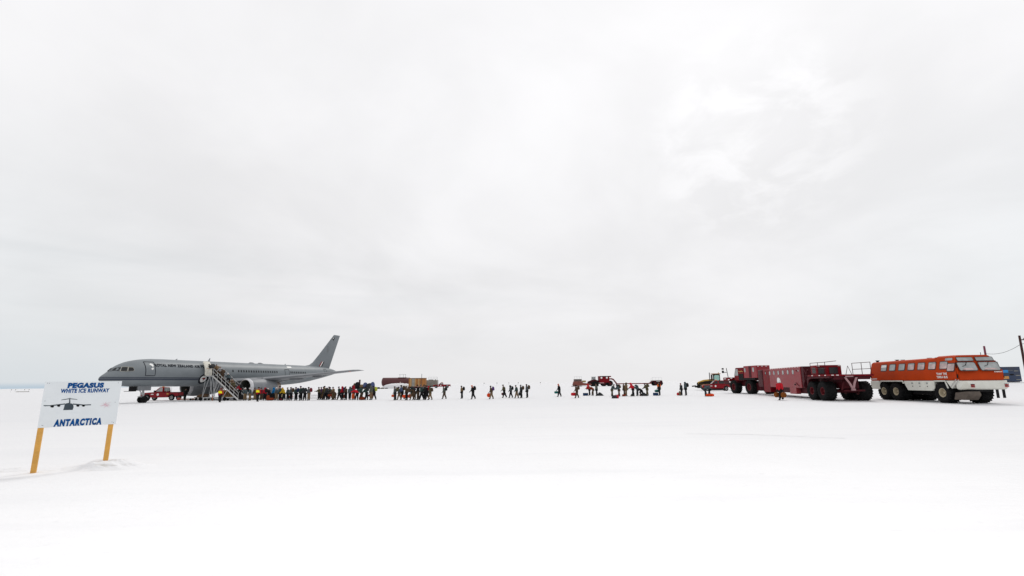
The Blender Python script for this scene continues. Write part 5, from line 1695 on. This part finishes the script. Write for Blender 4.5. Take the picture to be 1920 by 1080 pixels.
# blue container and poles at the right edge
def make_right_edge():
    zb = zg(95, 87)
    c = empty('shipping_container', (93.6, 87.0, zb), -0.12)
    tag(c, 'dark navy shipping container with blue and orange panels behind the orange bus', 'container')
    m = MB(); m.box(-4.2, 3.55, -1.2, 1.2, 0.05, 2.86); m.build('shell', NAVYBOX, c, bevel=0.03)
    m = MB(); m.box(0.35, 1.45, -1.225, -1.203, 1.75, 2.25); m.build('blue_panel', BLUESIGN, c)
    m = MB(); m.box(0.5, 1.4, -1.225, -1.203, 0.55, 1.08); m.build('orange_panel', ORANGESIGN, c)
    m = MB()
    for x0, z in ((-0.5, 1.95), (2.45, 2.0), (-0.4, 1.1), (2.6, 1.15), (2.6, 0.35)):
        m.box(x0, x0 + 0.75, -1.222, -1.203, z, z + 0.12)
    m.box(-0.9, 2.3, -1.222, -1.203, 2.15, 2.19)
    m.build('pale_marking', GREYPANEL, c)
    m = MB(); m.box(1.65, 2.3, -1.25, -1.203, 1.25, 1.5); m.build('lock_box', BLACK, c)
    m = MB()
    for k in range(6):
        m.box(-3.9 + k * 1.3, -3.3 + k * 1.3, -1.15, 1.15, -0.25, 0.04)
    m.build('sleeper', BROWNSTEEL, c)
    p = empty('utility_pole', (80.6, 70.2, zg(80.6, 70.2)))
    tag(p, 'tall dark wooden utility pole at the right edge', 'pole', 'utility poles')
    m = MB(); m.tube([(0, 0, -0.3), (0, 0, 8.65)], [0.18, 0.14], 10); m.build('mast', POLEWOOD, p)
    m = MB(); m.box(-0.1, 2.4, -0.06, 0.06, 7.9, 8.05); m.build('crossarm', POLEWOOD, p)
    m = MB()
    for xx in (0.6, 1.4, 2.2):
        m.lathe([(0, 0.05), (0.12, 0.07), (0.2, 0.03)], (xx, 0, 8.05), (0, 0, 1), 8)
    m.build('insulator', GREYPANEL, p)
    q = empty('utility_pole', (96.0, 90.2, zg(96, 90.2)))
    tag(q, 'dark red topped pole rising behind the roof of the orange bus', 'pole', 'utility poles')
    m = MB(); m.tube([(0, 0, -0.3), (0, 0, 8.5 - zg(96, 90.2))], [0.2, 0.16], 10); m.build('mast', mat('dark red pole', (0.16, 0.02, 0.05), 0.6, 0.2, 3), q)
    w = MB()
    a, b_ = Vector((96.0, 90.2, 7.0)), Vector((80.6, 70.2, 7.35))
    pts = []
    for i in range(25):
        t = i / 24
        v = a.lerp(b_, t)
        v.z -= 2.6 * t * (1 - t) * (1 if t > 0.1 else 1.0)
        pts.append(v)
    w.tube(pts, 0.03, 6)
    e2 = [Vector((80.6, 70.2, 7.35)).lerp(Vector((92, 66, 9.0)), i / 8) for i in range(9)]
    w.tube(e2, 0.03, 6)
    o = w.build('overhead_cable', DARKGREY)
    tag(o, 'thin sagging cable strung between the two utility poles', 'cable')


make_right_edge()

# ------------------------------------------------------------------ cargo pile far behind the crowd
def clothmat(key):
    return mat('cloth ' + key, PAL[key] if max(PAL[key]) > 0.15 else tuple(1.45 * v for v in PAL[key]), 0.9, 0.22, 6.0, bump=0.15, spec=0.12)


PAL = dict(tan=(0.17, 0.115, 0.065), brown=(0.050, 0.032, 0.020), red=(0.30, 0.010, 0.020), brightred=(0.46, 0.014, 0.024), maroon=(0.085, 0.010, 0.016),
           slate=(0.040, 0.055, 0.060), grey=(0.055, 0.062, 0.066), charcoal=(0.020, 0.022, 0.024), black=(0.008, 0.008, 0.009), blue=(0.006, 0.12, 0.30),
           green=(0.020, 0.036, 0.032), olive=(0.055, 0.048, 0.026), greyolive=(0.060, 0.066, 0.055), yellow=(0.42, 0.27, 0.010), purple=(0.05, 0.02, 0.09),
           navy=(0.010, 0.012, 0.045), white=(0.70, 0.70, 0.70), pink=(0.25, 0.05, 0.12), orange=(0.55, 0.085, 0.02), brightorange=(0.66, 0.060, 0.012),
           rust=(0.20, 0.035, 0.014), cream=(0.55, 0.48, 0.33), salmon=(0.46, 0.12, 0.07), teal=(0.008, 0.085, 0.075), lime=(0.42, 0.46, 0.05),
           bluegrey=(0.045, 0.06, 0.12), navyblue=(0.008, 0.025, 0.065), skin=(0.42, 0.24, 0.17), brownbag=(0.19, 0.060, 0.012), hivis=(0.80, 0.72, 0.02), orangevis=(0.65, 0.12, 0.01),
           palegrey=(0.30, 0.30, 0.31))


def soft_bundle(name, w, d, h, key, seed, lean=0.0, pile=False):
    """lumpy closed bundle of cloth or luggage standing on z=0"""
    m = MB()
    rnd = random.Random(seed)
    n = 14
    rs = []
    for t, k in (((0.0, 1.0), (0.15, 1.02), (0.45, 0.78), (0.75, 0.5), (0.95, 0.25), (1.0, 0.1)) if pile else ((0.0, 0.80), (0.12, 1.0), (0.4, 1.02), (0.7, 0.9), (0.9, 0.65), (1.0, 0.25))):
        rs.append([Vector((w / 2 * k * math.copysign(abs(math.cos(a)) ** 0.6, math.cos(a)) * rnd.uniform(0.9, 1.08) + lean * t, d / 2 * k * math.copysign(abs(math.sin(a)) ** 0.6, math.sin(a)) * rnd.uniform(0.9, 1.08), h * t)) for a in [2 * math.pi * q / n for q in range(n)]])
    m.rings(rs)
    return m.build(name, clothmat(key), angle=70)


def make_cargo_pile():
    base = far_z(-51, 150)
    s = empty('cargo_pallet', (-51.2, 150.0, base))
    tag(s, 'low dark cargo pallet carrying a heap of bags beyond the middle crowd', 'pallet')
    m = MB(); m.box(-2.9, 2.6, -1.2, 1.2, 0.25, 0.45); m.build('deck', BLACK, s, bevel=0.02)
    m = MB()
    for yy in (-0.9, 0.9):
        m.box(-2.7, 2.4, yy - 0.1, yy + 0.1, 0.0, 0.25)
    m.build('runner', BLACK, s)
    items = [(-1.9, 1.6, 1.1, 0.9, 'charcoal', 'black bundle on the left end of the far cargo pallet'),
             (-0.7, 1.7, 1.2, 1.9, 'black', 'tall black bundle, highest cloth load on the far cargo pallet'),
             (-1.6, 0.9, 0.8, 1.5, 'brown', 'small brown bundle left of the tall black one on the far pallet'),
             (0.7, 1.9, 1.3, 1.05, 'tan', 'pale tan bundle in the middle of the far cargo pallet'),
             (1.9, 1.5, 1.2, 1.7, 'bluegrey', 'blue grey bundle on the right half of the far cargo pallet'),
             (2.6, 1.2, 0.9, 1.0, 'navy', 'dark navy bundle at the right edge of the far cargo pallet')]
    for i, (x, w, d, h, key, lab) in enumerate(items):
        o = soft_bundle('cargo_bundle', w, d, h, key, 20 + i)
        o.location = (-51.2 + x, 150.0 - 0.25 * (i % 3), base + 0.45)
        tag(o, lab, 'bundle', 'bundles on the far cargo pallet')
    p = MB(); p.box(-0.22, 0.22, -0.2, 0.2, 0, 3.0); p.box(-0.26, 0.26, -0.24, 0.24, 3.0, 3.08)
    o = p.build('marker_post', mat('dark maroon post', (0.045, 0.012, 0.02), 0.7, 0.2, 2), bevel=0.02)
    o.location = (-51.6, 150.9, base)
    tag(o, 'dark square post sticking up behind the far cargo pallet', 'post')
    for i, (x, w, h, key, lab) in enumerate([(-47.6, 2.2, 1.9, 'charcoal', 'dark bundle heap on the snow just right of the far cargo pallet'),
                                             (-46.6, 1.4, 2.3, 'bluegrey', 'blue grey bundle leaning on the dark heap right of the far pallet'),
                                             (-44.6, 1.3, 0.55, 'black', 'small black bundle, first of the low line toward the maroon tank'),
                                             (-43.2, 1.2, 0.4, 'olive', 'flat olive bundle, second of the low line toward the maroon tank'),
                                             (-41.9, 1.0, 0.3, 'charcoal', 'flat charcoal bundle, third of the low line toward the maroon tank')]):
        o = soft_bundle('cargo_bundle', w, 1.1, h, key, 40 + i)
        xx = x
        o.location = (xx, 149.0 - (0.5 if i > 1 else 0), far_z(xx, 149))
        tag(o, lab, 'bundle', 'bundles beyond the middle crowd')


make_cargo_pile()

# flag markers and a small sled far out on the left, and a few along the far runway edge
FLAGS = [(-318, 284, 'left of four thin flag poles on the far left horizon'), (-322, 290, 'second of four thin flag poles on the far left horizon'), (-314, 288, 'third of four thin flag poles on the far left horizon'), (-309, 286, 'rightmost of four thin flag poles on the far left horizon'),
         (-17, 262, 'tiny runway flag above the tan jacket walker'), (-9.5, 262, 'tiny runway flag above the orange hooded walker'), (-2.5, 262, 'tiny runway flag between the lone walkers'), (3.0, 262, 'tiny runway flag above the gap before the line of five'), (16, 262, 'tiny runway flag right of the line of five walkers')]
for x, y, lab in FLAGS:
    e = empty('flag_marker', (x, y, zg(x, y)))
    tag(e, 'faint ' + lab, 'flag', 'runway flags far out on the snow')
    m = MB(); m.tube([(0, 0, 0), (0, 0, 1.7)], 0.03, 6); m.build('cane', GREYPANEL, e)
    m = MB(); m.poly([Vector((0, 0.02, 1.65)), Vector((0.5, 0.06, 1.6)), Vector((0.48, 0.02, 1.25)), Vector((0, 0.02, 1.3))]); m.build('flag', DARKGREY, e)
m = MB(); m.prism([(-3.5, 0.0), (3.0, 0.0), (3.5, 0.3), (-3.2, 0.35)], 'y', -1, 1)
o = m.build('snow_sled', GREYPANEL, bevel=0.05); o.location = (-316, 289, 0.0)
tag(o, 'low grey sled beside the thin flag poles on the far left horizon', 'sled')


# ------------------------------------------------------------------ people
def skin_mesh(verts, edges, radii, sub=1):
    me = bpy.data.meshes.new('figure')
    me.from_pydata([tuple(v) for v in verts], edges, [])
    ob = bpy.data.objects.new('figure', me)
    COL.objects.link(ob)
    ob.modifiers.new('skin', 'SKIN')
    sv = me.skin_vertices[0].data
    for i, r in enumerate(radii):
        sv[i].radius = r if isinstance(r, tuple) else (r, r)
        sv[i].use_root = (i == 0)
    if sub:
        sm = ob.modifiers.new('sub', 'SUBSURF')
        sm.levels = sub
        sm.render_levels = sub
    dg = bpy.context.evaluated_depsgraph_get()
    out = bpy.data.meshes.new_from_object(ob.evaluated_get(dg))
    bpy.data.objects.remove(ob)
    bpy.data.meshes.remove(me)
    for p in out.polygons:
        p.use_smooth = True
    return out


def joints(p):
    """joint positions for a pose; x forward, y left, z up; total standing height about 1.78"""
    lean = R(p.get('lean', 2))
    J = {}
    th_l, sh_l = 0.44, 0.43

    def leg(side, hip, knee):
        a = R(hip)
        k = R(knee)
        h = Vector((0, side * 0.10, 0))
        kn = h + Vector((math.sin(a) * th_l, 0, -math.cos(a) * th_l))
        an = kn + Vector((math.sin(a - k) * sh_l, 0, -math.cos(a - k) * sh_l))
        f = R(p.get('foot', 0)) if knee < 40 else k * 0.6
        toe = an + Vector((0.17 * math.cos(f), side * 0.02, -0.045 - 0.17 * math.sin(f)))
        heel = an + Vector((-0.06, 0, -0.05))
        return h, kn, an, toe, heel
    for s, nm in ((1, 'L'), (-1, 'R')):
        J['hip' + nm], J['knee' + nm], J['ank' + nm], J['toe' + nm], J['heel' + nm] = leg(s, *p['leg' + nm])
    low = min(J['toeL'].z, J['toeR'].z, J['heelL'].z, J['heelR'].z) - 0.045
    off = Vector((0, 0, -low))
    for k in list(J):
        J[k] = J[k] + off
    pel = off + Vector((0, 0, 0.03))
    dirv = Vector((math.sin(lean), 0, math.cos(lean)))
    fwd = Vector((math.cos(lean), 0, -math.sin(lean)))
    J['pel'] = pel
    J['waist'] = pel + dirv * 0.16
    J['chest'] = pel + dirv * 0.38
    J['neck'] = pel + dirv * 0.54
    nod = R(p.get('nod', 5)) + lean * 0.6
    hd = Vector((math.sin(nod), 0, math.cos(nod)))
    J['jaw'] = J['neck'] + hd * 0.09 + Vector((0.03, 0, 0))
    J['head'] = J['neck'] + hd * 0.19 + Vector((0.015, 0, 0))
    J['crown'] = J['neck'] + hd * 0.27
    J['hd'] = hd
    for s, nm in ((1, 'L'), (-1, 'R')):
        sa, ea, ab = p['arm' + nm]
        shd = J['chest'] + dirv * 0.11 + Vector((0, s * 0.20, 0))
        a = R(sa)
        b_ = a + R(ea)
        spr = R(ab)
        ua = Vector((math.sin(a) * math.cos(spr), s * math.sin(spr), -math.cos(a) * math.cos(spr)))
        fa = Vector((math.sin(b_) * math.cos(spr * 0.4), s * math.sin(spr * 0.4), -math.cos(b_) * math.cos(spr * 0.4)))
        J['sh' + nm] = shd
        J['el' + nm] = shd + ua * 0.29
        J['wr' + nm] = J['el' + nm] + fa * 0.26
        J['fa' + nm] = fa
    J['dir'], J['fwd'] = dirv, fwd
    return J


POSES = {
    'stand': dict(lean=3, legL=(4, 2), legR=(-5, 2), armL=(8, 18, 9), armR=(4, 22, 9), nod=8),
    'walk': dict(lean=7, legL=(17, 6), legR=(-11, 14), armL=(-10, 18, 7), armR=(14, 26, 7), nod=8),
    'walk2': dict(lean=9, legL=(-13, 20), legR=(14, 6), armL=(18, 30, 7), armR=(-14, 25, 7), nod=10),
    'lean': dict(lean=22, legL=(10, 6), legR=(-8, 4), armL=(30, 30, 8), armR=(24, 34, 8), nod=18),
    'bend': dict(lean=52, legL=(22, 18), legR=(2, 8), armL=(62, 12, 8), armR=(54, 18, 8), nod=40),
    'climb': dict(lean=14, legL=(48, 52), legR=(-2, 6), armL=(30, 40, 12), armR=(10, 40, 10), nod=12),
    'bags': dict(lean=4, legL=(20, 6), legR=(-16, 14), armL=(-3, 4, 10), armR=(5, 4, 10), nod=6),
    'carry': dict(lean=4, legL=(6, 3), legR=(-6, 3), armL=(40, 45, 6), armR=(34, 50, 6), nod=12),
    'crouch': dict(lean=42, legL=(85, 110), legR=(60, 115), armL=(50, 30, 10), armR=(44, 30, 10), nod=30),
}
_pose_cache = {}


def pose_meshes(pname):
    if pname in _pose_cache:
        return _pose_cache[pname]
    J = joints(POSES[pname])
    # body: one continuous surface with neck, face, five-fingered hands and booted feet
    V, E, Rr = [], [], []

    def add(p, r, par=None):
        V.append(p)
        Rr.append(r)
        if par is not None:
            E.append((par, len(V) - 1))
        return len(V) - 1
    pel = add(J['pel'], 0.13)
    wa = add(J['waist'], 0.125, pel)
    ch = add(J['chest'], 0.145, wa)
    nk = add(J['neck'], 0.058, ch)
    jw = add(J['jaw'], 0.072, nk)
    hd = add(J['head'], 0.098, jw)
    add(J['crown'], 0.07, hd)
    fd = J['hd']
    fwdh = Vector((fd.z, 0, -fd.x))
    add(J['head'] + fwdh * 0.115 - fd * 0.02, 0.016, hd)          # nose
    add(J['jaw'] + fwdh * 0.085 - fd * 0.01, 0.022, jw)           # chin
    for s, nm in ((1, 'L'), (-1, 'R')):
        add(J['head'] + Vector((0, s * 0.105, 0)) - fwdh * 0.01, 0.018, hd)  # ears
        sh = add(J['sh' + nm], 0.068, ch)
        el = add(J['el' + nm], 0.047, sh)
        wr = add(J['wr' + nm], 0.033, el)
        fa = J['fa' + nm]
        side = Vector((0, s, 0))
        acr = fa.cross(side).normalized()
        pm = add(J['wr' + nm] + fa * 0.07, (0.040, 0.024), wr)
        for q in range(4):
            off_ = acr * (0.030 - 0.020 * q)
            ln = (0.075, 0.085, 0.08, 0.06)[q]
            b0 = J['wr' + nm] + fa * 0.095 + off_
            k1 = add(b0, 0.0105, pm)
            k2 = add(b0 + fa * ln * 0.5 - side * 0.008, 0.0095, k1)
            add(b0 + fa * ln - side * 0.035, 0.008, k2)
        t1 = add(J['wr' + nm] + fa * 0.045 + acr * 0.045, 0.013, pm)
        add(J['wr' + nm] + fa * 0.085 + acr * 0.062 - side * 0.012, 0.010, t1)
        hp = add(J['hip' + nm], 0.095, pel)
        kn = add(J['knee' + nm], 0.062, hp)
        an = add(J['ank' + nm], 0.055, kn)
        add(J['toe' + nm], 0.05, an)
        add(J['heel' + nm], 0.045, an)
    body = skin_mesh(V, E, Rr)
    # faces near ankle/toe are boots, hands wear dark gloves, the rest skin
    feet = [J[k + nm] for k in ('ank', 'toe', 'heel') for nm in 'LR']
    wr_ = [J['wr' + nm] for nm in 'LR']
    for p in body.polygons:
        c = p.center
        if min((c - f).length for f in feet) < 0.17:
            p.material_index = 1
        elif min((c - (w + J['fa' + nm] * 0.08)).length for w, nm in zip(wr_, 'LR')) < 0.14:
            p.material_index = 2
        elif c.z > (J['neck'] - J['dir'] * 0.02).z or (c - J['head']).length < 0.17:
            p.material_index = 0
        else:
            p.material_index = 3
    # jacket
    V, E, Rr = [], [], []
    hem = add(J['pel'] - J['dir'] * 0.12, 0.215)
    pe = add(J['pel'] + J['dir'] * 0.04, 0.22, hem)
    wa = add(J['waist'], 0.215, pe)
    ch = add(J['chest'], 0.225, wa)
    tp = add(J['chest'] + J['dir'] * 0.11, 0.165, ch)
    add(J['neck'] + J['dir'] * 0.02, 0.095, tp)
    for s, nm in ((1, 'L'), (-1, 'R')):
        sh = add(J['sh' + nm], 0.115, tp)
        el = add(J['el' + nm], 0.098, sh)
        add(J['wr' + nm] - J['fa' + nm] * 0.02, 0.078, el)
    jacket = skin_mesh(V, E, Rr)
    # trousers
    V, E, Rr = [], [], []
    pe = add(J['pel'] - J['dir'] * 0.03, 0.165)
    for s, nm in ((1, 'L'), (-1, 'R')):
        hp = add(J['hip' + nm] + Vector((0, 0, -0.04)), 0.145, pe)
        kn = add(J['knee' + nm], 0.118, hp)
        add(J['ank' + nm].lerp(J['knee' + nm], 0.1), 0.108, kn)
    trousers = skin_mesh(V, E, Rr)
    # hats: beanie, hood, tall hat
    def headgear(kind):
        m = MB()
        o = J['head']
        ax = J['hd']
        if kind == 'beanie':
            m.lathe([(-0.005, 0.118), (0.03, 0.122), (0.075, 0.112), (0.115, 0.075), (0.13, 0.02)], o, ax, 16, 0, False, True)
        elif kind == 'hood':
            m.lathe([(-0.20, 0.13), (-0.10, 0.15), (0.0, 0.148), (0.08, 0.13), (0.13, 0.085), (0.16, 0.02)], o - Vector((0.035, 0, 0)), ax, 16, 0, False, True)
        else:
            m.lathe([(-0.10, 0.14), (0.0, 0.145), (0.10, 0.135), (0.22, 0.11), (0.31, 0.06), (0.34, 0.02)], o - Vector((0.02, 0, 0)), ax, 16, 0, False, True)
        bmesh.ops.recalc_face_normals(m.bm, faces=m.bm.faces)
        me = bpy.data.meshes.new('headgear')
        m.bm.to_mesh(me)
        m.bm.free()
        for p in me.polygons:
            p.use_smooth = True
        return me
    res = (body, jacket, trousers, {k: headgear(k) for k in ('beanie', 'hood', 'tall')}, J)
    _pose_cache[pname] = res
    return res


def mesh_obj(name, me, mats_, parent=None):
    """object sharing a pose mesh, with its own materials on object-level slots"""
    if len(me.materials) < len(mats_):
        for m_ in mats_[len(me.materials):]:
            me.materials.append(m_)
    o = bpy.data.objects.new(name, me)
    COL.objects.link(o)
    if parent is not None:
        o.parent = parent
    for sl, m_ in zip(o.material_slots, mats_):
        sl.link = 'OBJECT'
        sl.material = m_
    return o


def torso_shell(J, r, z0, z1):
    """open vest band round the chest"""
    m = MB()
    a, b_ = J['pel'].lerp(J['neck'], z0), J['pel'].lerp(J['neck'], z1)
    ax = (b_ - a)
    L = ax.length
    m.lathe([(0, r), (L * 0.25, r * 1.02), (L * 0.7, r * 1.05), (L, r * 0.86)], a, ax, 18, 0, False, False)
    return m


def backpack_mesh():
    m = MB()
    m.rings([[Vector((-d, y, z)) for y, z in ((-w, z0), (w, z0), (w * 1.05, (z0 + z1) / 2), (w * 0.85, z1), (-w * 0.85, z1), (-w * 1.05, (z0 + z1) / 2))] for d, w, z0, z1 in ((0.0, 0.15, 0.0, 0.52), (0.12, 0.18, -0.03, 0.56), (0.24, 0.15, 0.02, 0.48), (0.29, 0.09, 0.08, 0.36))])
    return m


_bag_cache = {}


def bag_obj(kind, key):
    """hand luggage with its parts, standing on z=0 and centred on its base; long axis along x"""
    if kind == 'backpack':
        o = backpack_mesh().build('backpack', clothmat(key), bevel=0.03, seg=2, angle=60)
        s = MB()
        for y in (-0.09, 0.09):
            s.tube([(0.02, y, 0.50), (0.16, y, 0.56), (0.30, y, 0.36), (0.22, y, 0.10), (0.02, y, 0.06)], 0.018, 6)
        s.build('strap', clothmat('black'), o)
        return o
    if kind == 'round':
        m = MB(); m.lathe([(-0.13, 0.06), (-0.11, 0.20), (-0.04, 0.28), (0.06, 0.28), (0.12, 0.19), (0.14, 0.05)], (0, 0, 0.28), (0, 1, 0), 18)
        o = m.build('bag', clothmat(key), angle=70)
        hz = 0.56
    elif kind in ('duffel', 'bigduffel', 'duffel2'):
        k = {'bigduffel': 1.15, 'duffel2': 0.85}.get(kind, 0.9)
        m = MB(); m.lathe([(-0.36 * k, 0.05), (-0.34 * k, 0.15 * k), (-0.2 * k, 0.18 * k), (0.05, 0.19 * k), (0.25 * k, 0.175 * k), (0.34 * k, 0.14 * k), (0.36 * k, 0.05)], (0, 0, 0.19 * k), (1, 0, 0), 16)
        o = m.build('bag', clothmat(key), angle=70)
        hz = 0.37 * k
    elif kind == 'crate':
        m = MB(); m.box(-0.36, 0.36, -0.24, 0.24, 0.0, 0.34); o = m.build('crate', clothmat(key), bevel=0.02)
        q = MB(); q.box(-0.37, 0.37, -0.25, 0.25, 0.342, 0.385); q.build('lid', clothmat(key), o, bevel=0.01)
        return o
    elif kind == 'heap':
        o = soft_bundle('bag_heap', 0.95, 0.7, 0.52, key, len(key) * 7, -0.12, True)
        return o
    elif kind == 'tall':
        m = MB(); m.lathe([(0.0, 0.14), (0.05, 0.19), (0.4, 0.20), (0.66, 0.16), (0.74, 0.06)], (0, 0, 0), (0, 0, 1), 14); o = m.build('bag', clothmat(key), angle=60)
        hz = 0.74
    else:
        m = MB(); m.rings([[Vector((x * k, y * k, z)) for x, y in ((-0.2, -0.09), (0.2, -0.09), (0.2, 0.09), (-0.2, 0.09))] for z, k in ((0.0, 0.9), (0.1, 1.05), (0.36, 1.0), (0.44, 0.8))]); o = m.build('bag', clothmat(key), bevel=0.03, seg=2)
        hz = 0.44
    s = MB(); s.tube([(-0.10, 0, hz - 0.04), (-0.07, 0, hz + 0.09), (0.07, 0, hz + 0.09), (0.10, 0, hz - 0.04)], 0.014, 6)
    s.build('handle', clothmat('black'), o)
    return o


BOOT = mat('dark boots', (0.012, 0.011, 0.010), 0.7, 0.2, 6.0)
SKINM = mat('weathered skin', (0.24, 0.12, 0.085), 0.6, 0.1, 6.0)
GLOVE = mat('black gloves', (0.010, 0.010, 0.011), 0.8, 0.2, 6.0)
UNDER = mat('dark base layer', (0.02, 0.02, 0.022), 0.8, 0.2, 6.0)


def make_person(loc, rz, scale, pose, jacket, trousers, hat, label, pack=None, pack_label='', bag=None, group='people walking to the aircraft', zrot_bag=0.0):
    body, jk, tr, hats, J = pose_meshes(pose)
    p = mesh_obj('person', body, [SKINM, BOOT, GLOVE, UNDER])
    p.location = loc
    p.rotation_euler = (0, 0, rz)
    p.scale = (scale,) * 3
    tag(p, label, 'person', group)
    vest = {'orangevest': ('black', 'orangevis'), 'redvest': ('red', 'hivis')}.get(jacket)
    jkey = vest[0] if vest else jacket
    mesh_obj('jacket', jk, [clothmat(jkey)], p)
    mesh_obj('trousers', tr, [clothmat(trousers)], p)
    if hat == 'redhood':
        mesh_obj('hood', hats['hood'], [clothmat(jkey if jkey in PAL else 'red')], p)
    elif hat == 'tallwhite':
        mesh_obj('hat', hats['tall'], [clothmat('white')], p)
        mesh_obj('hat_lining', hats['beanie'], [clothmat('purple')], p)
    elif hat in ('slate', 'green', 'charcoal', 'olive', 'greyolive', 'blue', 'yellow'):
        mesh_obj('hood', hats['hood'], [clothmat(hat)], p)
    elif hat == 'skin':
        mesh_obj('hair', hats['beanie'], [clothmat('brown')], p)
    else:
        mesh_obj('hat', hats['beanie'], [clothmat(hat)], p)
        if hat == 'orange':
            sc_ = MB()
            sc_.lathe([(-0.04, 0.10), (0.0, 0.135), (0.06, 0.13), (0.09, 0.09)], J['neck'], J['dir'], 14, 0, False, False)
            sc_.build('scarf', clothmat('orange'), p)
    if vest:
        torso_shell(J, 0.245, 0.30, 0.90).build('safety_vest', clothmat(vest[1]), p)
    Mw = Matrix.Translation(loc) @ Matrix.Rotation(rz, 4, 'Z') @ Matrix.Scale(scale, 4)
    if pack:
        b = bag_obj('backpack', pack)
        at = J['waist'] - J['fwd'] * 0.165 + J['dir'] * 0.0
        tilt = Matrix((J['fwd'], Vector((0, 1, 0)), J['dir'])).transposed().to_4x4()
        b.matrix_world = Mw @ Matrix.Translation(at) @ tilt
        tag(b, pack_label or ('backpack of the ' + label), 'backpack', 'backpacks worn by the walkers')
    if bag:
        key, kind = bag
        hands = ['R'] if kind != 'duffel2' else ['R', 'L']
        for nm in hands:
            b = bag_obj(kind, key)
            hand = J['wr' + nm] + J['fa' + nm] * 0.11
            top = {'round': 0.64, 'duffel': 0.45, 'duffel2': 0.56, 'bigduffel': 0.58, 'tall': 0.82, 'small': 0.52, 'tote': 0.52}.get(kind, 0.5)
            pos = hand + Vector((0, (-0.05 if nm == 'R' else 0.05), -top))
            pos.z = max(pos.z, 0.02)
            b.matrix_world = Mw @ Matrix.Translation(pos) @ (Matrix.Diagonal((0.72, 1.0, 1.5, 1.0)) if kind == 'duffel2' else Matrix.Identity(4))
            lab = pack_label if not pack else None
            yield_label = BAGLABEL.get(label)
            if kind == 'duffel2':
                lab = 'brown bag in the right hand of the bright red parka person' if nm == 'R' else 'brown bag in the left hand of the bright red parka person'
            tag(b, yield_label or lab or (key + ' bag of the ' + label)[:90], 'bag', 'bags carried by the walkers')
    return p


BAGLABEL = {
    'person in grey jacket carrying a big round orange bag': 'big round orange bag in the queue for the aircraft',
    'person in grey jacket, leftmost of the group before the rust brown hut': 'orange duffel at the left end of the group before the hut',
    'person in brown jacket carrying a big bright orange duffel': 'big bright orange duffel before the maroon tank',
    'person in brown striding with a bright orange bag in front': 'round bright orange bag of the brown striding walker',
    'person in charcoal with grey hat fourth in the line of five walkers': 'small grey bag, fourth in the line of five walkers',
    'person in brown striding with a bright red bag below the far brown sled': 'bright red bag of the strider below the far brown sled',
}
FARGROUP = 'people sorting bags on the snow'
for (x, y), sc_, pose, face, jk_, tr_, hat_, pack_, bag_, lab_, plab_ in PEOPLE:
    make_person(Vector((x, y, zg(x, y))), R(face), sc_ * 1.04, pose, jk_, tr_, hat_, lab_, pack_, plab_, bag_)

for i, ((x, y), key, kind, size, lab) in enumerate(BAGS):
    o = bag_obj(kind, key)
    o.location = (x, y, zg(x, y))
    o.scale = (size * 1.1,) * 3
    o.rotation_euler = (0, 0, (i * 0.37) % 0.6 - 0.3)
    tag(o, lab, 'crate' if kind == 'crate' else 'bag', 'bags lying on the snow')

# people climbing the airstairs; position along the stairs in local stair coordinates
CLIMB = [
    (-0.15, 3.86, 'stand', 'black', 'black', 'black', 'charcoal', 'person in black stepping through the aircraft doorway', 'charcoal backpack in the aircraft doorway'),
    (1.1, 3.86, 'lean', 'tan', 'brown', 'black', None, 'person in tan jacket at the top of the airstairs', ''),
    (2.15, None, 'climb', 'palegrey', 'black', 'tan', None, 'person in pale grey jacket on the upper airstairs', ''),
    (2.75, None, 'climb', 'brown', 'brown', 'black', 'brown', 'person in brown on the airstairs behind the pale grey jacket', 'brown backpack high on the airstairs'),
    (3.55, None, 'climb', 'slate', 'black', 'white', None, 'person in slate jacket and white hat half way up the airstairs', ''),
    (4.75, None, 'climb', 'tan', 'tan', 'black', None, 'person in tan clothes on the lower airstairs', ''),
    (5.25, None, 'climb', 'olive', 'brown', 'black', None, 'person in olive between tan clothes and red parka on the lower airstairs', ''),
    (6.0, None, 'climb', 'red', 'black', 'black', 'black', 'person in red parka starting up the airstairs', 'black backpack on the red parka starting up the airstairs'),
]
MS = Matrix.Translation(SO) @ Matrix.Rotation(STAIR_A, 4, 'Z')
for i, (x, z, pose, jk_, tr_, hat_, pack_, lab_, plab_) in enumerate(CLIMB):
    if z is None:
        z = 3.86 * (1 - (x - 1.55) / (6.9 - 1.55)) + 0.02
    v = MS @ Vector((x, (-0.25, 0.2, -0.1)[i % 3], z))
    make_person(v, STAIR_A + math.pi, 1.0, pose, jk_, tr_, hat_, lab_, pack_, plab_, None, 'people climbing the airstairs')
